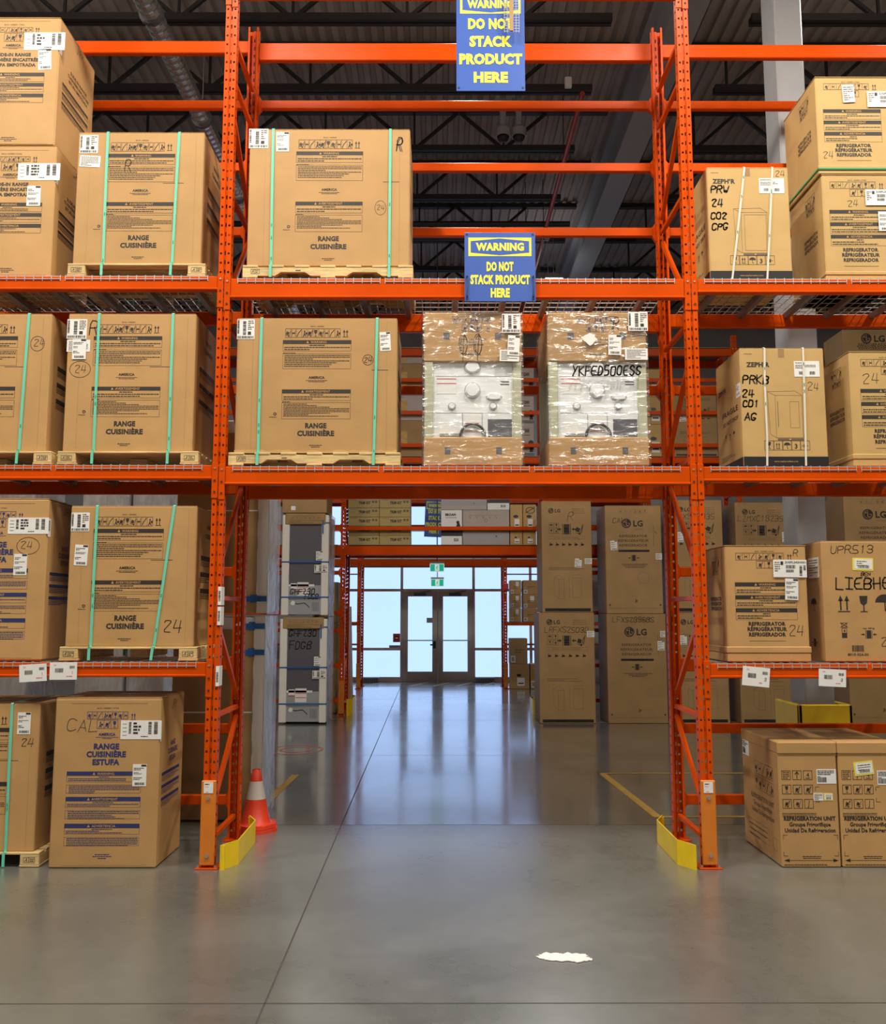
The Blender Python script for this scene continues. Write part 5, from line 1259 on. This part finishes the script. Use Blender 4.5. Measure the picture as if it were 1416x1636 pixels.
# left bay of the second row
col('parcel_carton', 'olive carton, %s of the stack on the floor of the far left rack', (500, 540), [(1062, 1128), (995, 1060), (930, 993)], Y2+.35, .4, CARDY, generic, .002, 'olive cartons in the far left rack')

# ---- tall refrigerator cartons standing in the far aisle
def lg_logo(p, u, v, s, m=INK, base=CARD):
    p.disc(u, v, s, m, 20); p.line([(u-.0*s, v+s*.45), (u-.0*s, v-s*.45), (u+.38*s, v-.45*s)], s*.13, base, 2); p.disc(u-.34*s, v+.28*s, s*.14, base, 8, 2)
    p.line([(u+s*.72*math.cos(t_), v+s*.72*math.sin(t_)) for t_ in [math.pi*.45+k*math.pi/9 for k in range(14)]] + [(u+s*.72, v), (u+s*.3, v)], s*.1, base, 2)
    p.text('LG', u+s*1.45, v-s*.62, s*1.25, m, 'l', bold=.035)
def tall_a(c, hand):                       # carton with small logo, icons and outline drawings
    p, w_, h = c.fp, c.w, c.h
    lg_logo(p, w_*.19, h*.915, w_*.055)
    for i, t_ in enumerate(('REFRIGERATOR', 'RÉFRIGÉRATEUR', 'REFRIGERADOR')): p.text(t_, w_*.74, h*(.925-.018*i), .020, INKL, bold=0, width=w_*.25)
    for a in range(2):
        for b in range(2):
            u, v = w_*(.15+.105*a), h*(.705+.052*b); p.frame(u, v, u+w_*.09, v+h*.046, .004, INK); (p.glass, p.umbrella, p.truck, p.glass)[a*2+b](u+w_*.045, v+h*.008, h*.03, INK)
    p.clamp(w_*.50, h*.70, h*.092, INK); p.para(w_*.46, w_*.54, h*.76, 2, .04, CARD, 3, .3)
    p.truck(w_*.74, h*.70, h*.085, INK); p.line([(w_*.83, h*.79), (w_*.80, h*.71)], .012, INK)
    p.frame(w_*.14, h*.655, w_*.86, h*.685, .003, INKL); p.text('BACK / ARRIÈRE / ATRÁS', w_*.5, h*.663, .022, INKL, bold=0, width=w_*.5)
    for k in range(6): u = w_*(.17+.125*k); p.walker(u, h*.595, h*.034, INK); p.rect(u-.01, h*.60, u+.045, h*.612, INK)
    p.para(w_*.14, w_*.86, h*.405, 3, .02, INKL, 5)
    x0, x1, v0, v1 = w_*.24, w_*.44, h*.13, h*.31; t = .004
    p.frame(x0+w_*.09, v0-.02, x1, v1-.03, t, INKL); p.line([(x0, v0+.05), (x0, v1), (x0+w_*.1, v1+.05), (x1, v1-.03)], t, INKL); p.line([(x0, v1), (x0+w_*.09, v1-.03)], t, INKL); p.line([(x0, v0+.05), (x0+w_*.09, v0-.02)], t, INKL)
    p.frame(w_*.6, v0, w_*.78, v1, t, INKL); p.line([(w_*.6, v1+.05), (w_*.78, v1+.05)], t, INKL); p.line([(w_*.54, v0), (w_*.54, v1)], t, INKL)
    p.rect(w_*.05, h*.008, w_*.96, h*.036, BLACK); p.para(w_*.25, w_*.75, h*.031, 1, .03, CARD, 4, .3)
    for t_, u, v, hs in hand: p.hand(t_, u*w_, v*h, hs, .009, PENC, asp=.6)
def tall_b(c, hand):                       # carton with the large logo
    p, w_, h = c.fp, c.w, c.h
    p.iconrow(w_*.24, w_*.76, h*.93, h*.965, 6, INKL); lg_logo(p, w_*.38, h*.835, w_*.085); p.text('Life\'s Good', w_*.60, h*.775, .025, INKL, bold=0)
    for i, t_ in enumerate(('REFRIGERATOR', 'RÉFRIGÉRATEUR', 'REFRIGERADOR')): p.text(t_, w_*.5, h*(.705-.043*i), .045, INK, bold=.01, width=w_*(.5 if i != 1 else .54))
    p.rect(w_*.23, h*.568, w_*.78, h*.588, BLACK); p.para(w_*.4, w_*.62, h*.586, 1, .03, CARD, 2, .3); p.clamp(w_*.5, h*.485, h*.055, INK); p.para(w_*.28, w_*.75, h*.46, 3, .026, INK, 7, cen=True)
    p.line([(w_*.05, h*.05), (w_*.97, h*.05)], .004, INKL)
    for u in (.06, .95): p.poly([(w_*u, h*.065), (w_*u+.02, h*.085), (w_*u-.02, h*.085)], INK)
    p.line([(w_*.86, h*.62), (w_*.86, h*.82)], .004, INK); p.line([(w_*.92, h*.74), (w_*.88, h*.76)], .008, INK); p.walker(w_*.52, h*.10, .07, INK)
    p.ring(w_*.66, h*.33, .10, .004, INKL) if hand and hand[0][0] == 'CAL' else None
    for t_, u, v, hs in hand: p.hand(t_, u*w_, v*h, hs, .009, PENC, asp=.6)
YF = 8.84
def fridge_stack(px_u, py_u, px_l, py_l, fn, hu, hl, lab_u, lab_l, labs_u=(), labs_l=(), m=CARD3, d=.85, Y=YF):
    c = Carton('refrigerator_carton', lab_l, 'box', px_l, py_l, Y, d, z0=.002, m=m); fn(c, hl); c.done()
    for l in labs_l: c.label(*l[:2], **l[2])
    z = c.z + c.h + .008
    c = Carton('refrigerator_carton', lab_u, 'box', px_u, py_u, Y, d, z0=z, m=m); fn(c, hu); c.done()
    for l in labs_u: c.label(*l[:2], **l[2])
    return c
SH = dict(style='ship')
fridge_stack((866, 946), (801, 976), (862, 951), (979, 1156), tall_a, [('R', .52, .82, .16)], [('LRFXS2503D', .10, .82, .095)],
             'upper of two printed refrigerator cartons nearest the doorway opening, pen R between its icons', 'lower refrigerator carton nearest the doorway opening, model code handwritten under its logo',
             [((918, 929), (892, 906), dict(style='ship', rz=-.08)), ((934.5, 946), (892, 901), dict(style='lines'))], [((938, 950), (1008, 1018), dict(style='lines'))])
fridge_stack((968, 1058), (808, 978), (971, 1066), (981, 1157), tall_b, [('CAL', .14, .84, .09)], [('LFXS28968S', .1, .925, .09)],
             'upper refrigerator carton with big round logo, CAL in pen, just left of the right upright', 'lower refrigerator carton with big round logo, second stack from the doorway',
             [((976, 987), (864, 879), dict(style='ship', rz=.05)), ((1048, 1058), (884, 894), dict(style='lines'))], [((1055, 1063), (1008, 1018), dict(style='lines')), ((1051, 1062), (1024, 1039), SH)])
fridge_stack((1074, 1156), (799, 976), (1078, 1164), (979, 1156), tall_a, [('RMXS28935', .05, .83, .10)], [],
             'upper refrigerator carton behind the right upright of the rack', 'lower refrigerator carton behind the right upright and low beam', [((1083, 1092), (850, 866), SH)], [((1087, 1098), (1015, 1030), SH)])
fridge_stack((1177, 1262), (803, 978), (1182, 1271), (981, 1158), tall_a, [('LZMXC18235', .05, .83, .10)], [],
             'upper refrigerator carton left of the grey column with a pen code', 'lower refrigerator carton left of the grey column on the floor', [((1250, 1258), (850, 866), SH)], [])
c5 = fridge_stack((1352, 1452), (792, 972), (1356, 1458), (975, 1159), tall_b, [], [], 'upper dark carton right of the grey column, pale lit side', 'lower dark carton on the floor right of the grey column', m=CARD3, d=.8)
c = Carton('refrigerator_carton', 'printed carton high on the far rack, seen left of the fragile wine cooler box', 'box', (1076, 1146), (630, 717), Y2+.06, .6, z0=Z2, m=CARD3); tall_a(c, [('MXS535', .1, .8, .09)]); c.done(); c.label((1086, 1097), (660, 674), 'ship', rz=.1)
zq = c5.z+c5.h+.008
for py, lb in (((612, 789), 'third dark carton up the stack right of the grey column'), ((527, 610), 'topmost short carton of the stack right of the grey column')):
    c = Carton('refrigerator_carton', lb, 'box', (1348, 1448), py, YF, .8, z0=zq, m=CARD3); tall_b(c, []); c.done(); zq = c.z+c.h+.008
# ---- grey refrigerators with white foam corners on the left of the far aisle
def foam_fridge(label, px, py, z0, hand):
    c = Carton('wrapped_refrigerator', label, 'appliance', px, py, 8.76, .82, z0=z0, flaps=False); w_, h, d = c.w, c.h, c.d
    mb = MB(); mb.box(-w_/2+.03, w_/2-.03, -d/2+.03, d/2-.03, .03, h-.02, GREYP, .01); p = Pen(mb, (-w_/2, -d/2+.03, 0), (1, 0, 0), (0, 0, 1), (0, -1, 0))
    p.rect(w_*.14, h*.02, w_*.85, h*.30, LGREY); p.rect(w_*.14, h*.29, w_*.7, h*.31, PAPER, 2); p.rect(w_*.34, h*.20, w_*.58, h*.33, PAPER, 2); p.rect(w_*.2, h*.255, w_*.33, h*.32, PAPER, 2)
    for v in (.28, .24): p.rect(w_*.35, h*v, w_*.57, h*v+.012, RED, 3)
    p.rect(w_*.2, h*.255, w_*.33, h*.265, RED, 3); p.line([(w_*.2, h*.14), (w_*.35, h*.12), (w_*.5, h*.13), (w_*.6, h*.09)], .014, BLACK, 2); p.disc(w_*.25, h*.13, .04, PAPER, 8, 3)
    for k in range(5): p.rect(w_*(.66+.03*k), h*.05, w_*(.67+.03*k), h*.14, GREYP, 2)
    for t_, u, v, hs in hand: p.hand(t_, w_*u, h*v, hs, .014, MARK, asp=.55, l=4)
    mb.build('refrigerator_body', c.root)
    for sx in (-1, 1):
        mb = MB(); a, b = sorted((sx*w_/2, sx*(w_/2-.13))); mb.box(a, b, -d/2, -d/2+.14, .02, h-.03, FOAM, .012); mb.box(a, b, d/2-.14, d/2, .02, h-.03, FOAM, .012); mb.build('foam_corner', c.root)
    mb = MB(); q_ = MB; mb.box(-w_/2+.05, w_/2-.06, -d/2-.012, d/2, h-.20, h-.005, CARD3, .012); p = Pen(mb, (-w_/2, -d/2-.012, 0), (1, 0, 0), (0, 0, 1), (0, -1, 0)); p.iconrow(w_*.18, w_*.82, h-.10, h-.05, 7, INKL); p.para(w_*.15, w_*.85, h-.12, 3, .02, INKL, 3); mb.build('carton_cap', c.root)
    for v in (.90, .52, .18):
        mb = MB()
        if v > .8: mb.box(w_*.36, w_*.385, -d/2-.022, -d/2-.014, h*.80, h*.93, BLUET)
        mb.box(-w_/2-.004, w_/2+.004, -d/2-.006, -d/2-.001, h*v, h*v+.022, BLUET) if v < .8 else mb.box(w_/2-.13, w_/2+.004, -d/2-.006, -d/2-.001, h*v, h*v+.022, BLUET); mb.box(w_/2, w_/2+.005, -d/2-.006, d/2, h*v, h*v+.022, BLUET)
        mb.build('blue_tape', c.root)
    label_part(c.root, w_, d, w_*.73, h*.54, .12, .16, 'ship'); label_part(c.root, w_, d, w_*.70, h*.42, .24, .14, 'sq')
    mb = MB(); o = .014; mb.face([(w_/2+o, -d/2-.01, 0), (w_/2+o, d/2, 0), (w_/2+o, d/2, h), (w_/2+o, -d/2-.01, h)], FILMW); mb.build('plastic_film', c.root)
    return c
c = foam_fridge('lower grey refrigerator with white foam corners, two line marker code, far aisle', (446, 522), (986, 1157), .002, [('GHFZ30', .19, .82, .105), ('FDGB', .20, .70, .13)])
z = c.z+c.h+.01
c = foam_fridge('upper grey refrigerator with white foam corners stacked on its twin in the far aisle', (450, 525), (820, 984), z, [('GHFZ30', .19, .215, .095), ('FDGB', .5, .17, .08)])
c2 = Carton('refrigerator_carton', 'plain brown carton on top of the grey foam cornered refrigerators', 'box', (452, 523), (700, 818), 8.76, .8, z0=c.z+c.h+.006, m=CARD3); c2.fp.rect(c2.w*.2, .05, c2.w*.3, .12, PAPER); c2.done()
# ---- film wrapped refrigerators close behind the left upright
def wrapped(label, x0, x1, Y, d, z0, h, fn=None):
    w_ = x1-x0; r = thing('wrapped_refrigerator', label, 'appliance', ((x0+x1)/2, Y+d/2, z0))
    mb = MB(); mb.box(-w_/2+.02, w_/2-.02, -d/2+.02, d/2-.02, .02, h-.01, WHITEP, .012); mb.build('refrigerator_body', r)
    mb = MB(); mb.box(-w_/2, w_/2-.10, -d/2, -d/2+.015, .01, h*.93, CARD3, .004)
    p = Pen(mb, (-w_/2, -d/2, 0), (1, 0, 0), (0, 0, 1), (0, -1, 0)); p.rect(0, h*.52, w_-.10, h*.527, PAPER); mb.build('carton_panel', r)
    mb = MB(); n_ = 24; pts = [(w_/2-.10 + .012*math.sin(k*1.7), .01+(h-.02)*k/n_) for k in range(n_+1)]
    mb.prism([(w_/2-.002, .01), (w_/2-.002, h-.01)] + [(x, z_) for x, z_ in pts[::-1]], 1, -d/2+.004, -d/2+.10, FOAM); mb.build('foam_corner', r)
    mb = MB(); o = .008
    for a, b in (((w_/2+o, -d/2-o), (w_/2+o, d/2+o)),):
        V = [(a[0] + (.004*math.sin(i*2.1+j)), a[1]+(b[1]-a[1])*i/6, h*j/16) for j in range(17) for i in range(7)]
        mb.raw(V, [(j*7+i, j*7+i+1, (j+1)*7+i+1, (j+1)*7+i) for j in range(16) for i in range(6)], FILMW)
    mb.build('plastic_film', r, smooth=True)
    for v in ((.95, .82) if z0 < 1 else (.86, .08)):
        mb = MB(); mb.box(w_/2-.20, w_/2+.002, -d/2-.006, -d/2-.001, h*v-.03, h*v+.02, BLUET); mb.box(w_/2-.15, w_/2-.09, -d/2-.012, -d/2-.001, h*v-.04, h*v+.035, BLUET, .004); mb.build('blue_tape', r)
wrapped('lower film wrapped refrigerator with a white side, just behind the orange cone', -2.62, -1.775, 1.52, .60, .002, 1.86)
wrapped('upper film wrapped refrigerator above the cone, white side to the aisle', -2.63, -1.765, 1.52, .60, 1.875, 1.86)
for px, nm in (((-70, 40), 'behind the blue printed range at the left edge'), ((118, 196), 'behind the left shelf, left of its twin'), ((200, 262), 'behind the left shelf, nearer the upright')):
    x0, x1 = at(px[0], 1090, 2.6)[0], at(px[1], 1090, 2.6)[0]
    for z0, q in ((.002, 'lower'), (1.80, 'upper')):
        r = thing('wrapped_appliance', '%s silvery film wrapped appliance %s' % (q, nm), 'appliance', ((x0+x1)/2, 3.0, z0)); w_ = x1-x0
        mb = MB(); mb.box(-w_/2+.02, w_/2-.02, -.36, .36, 0, 1.78, WHITEP if q == 'lower' else LGREY, .012); mb.build('appliance_body', r)
        mb = MB(); mb.box(-w_/2, w_/2, -.38, .38, .004, 1.785, FILMW, .012); mb.build('plastic_film', r)
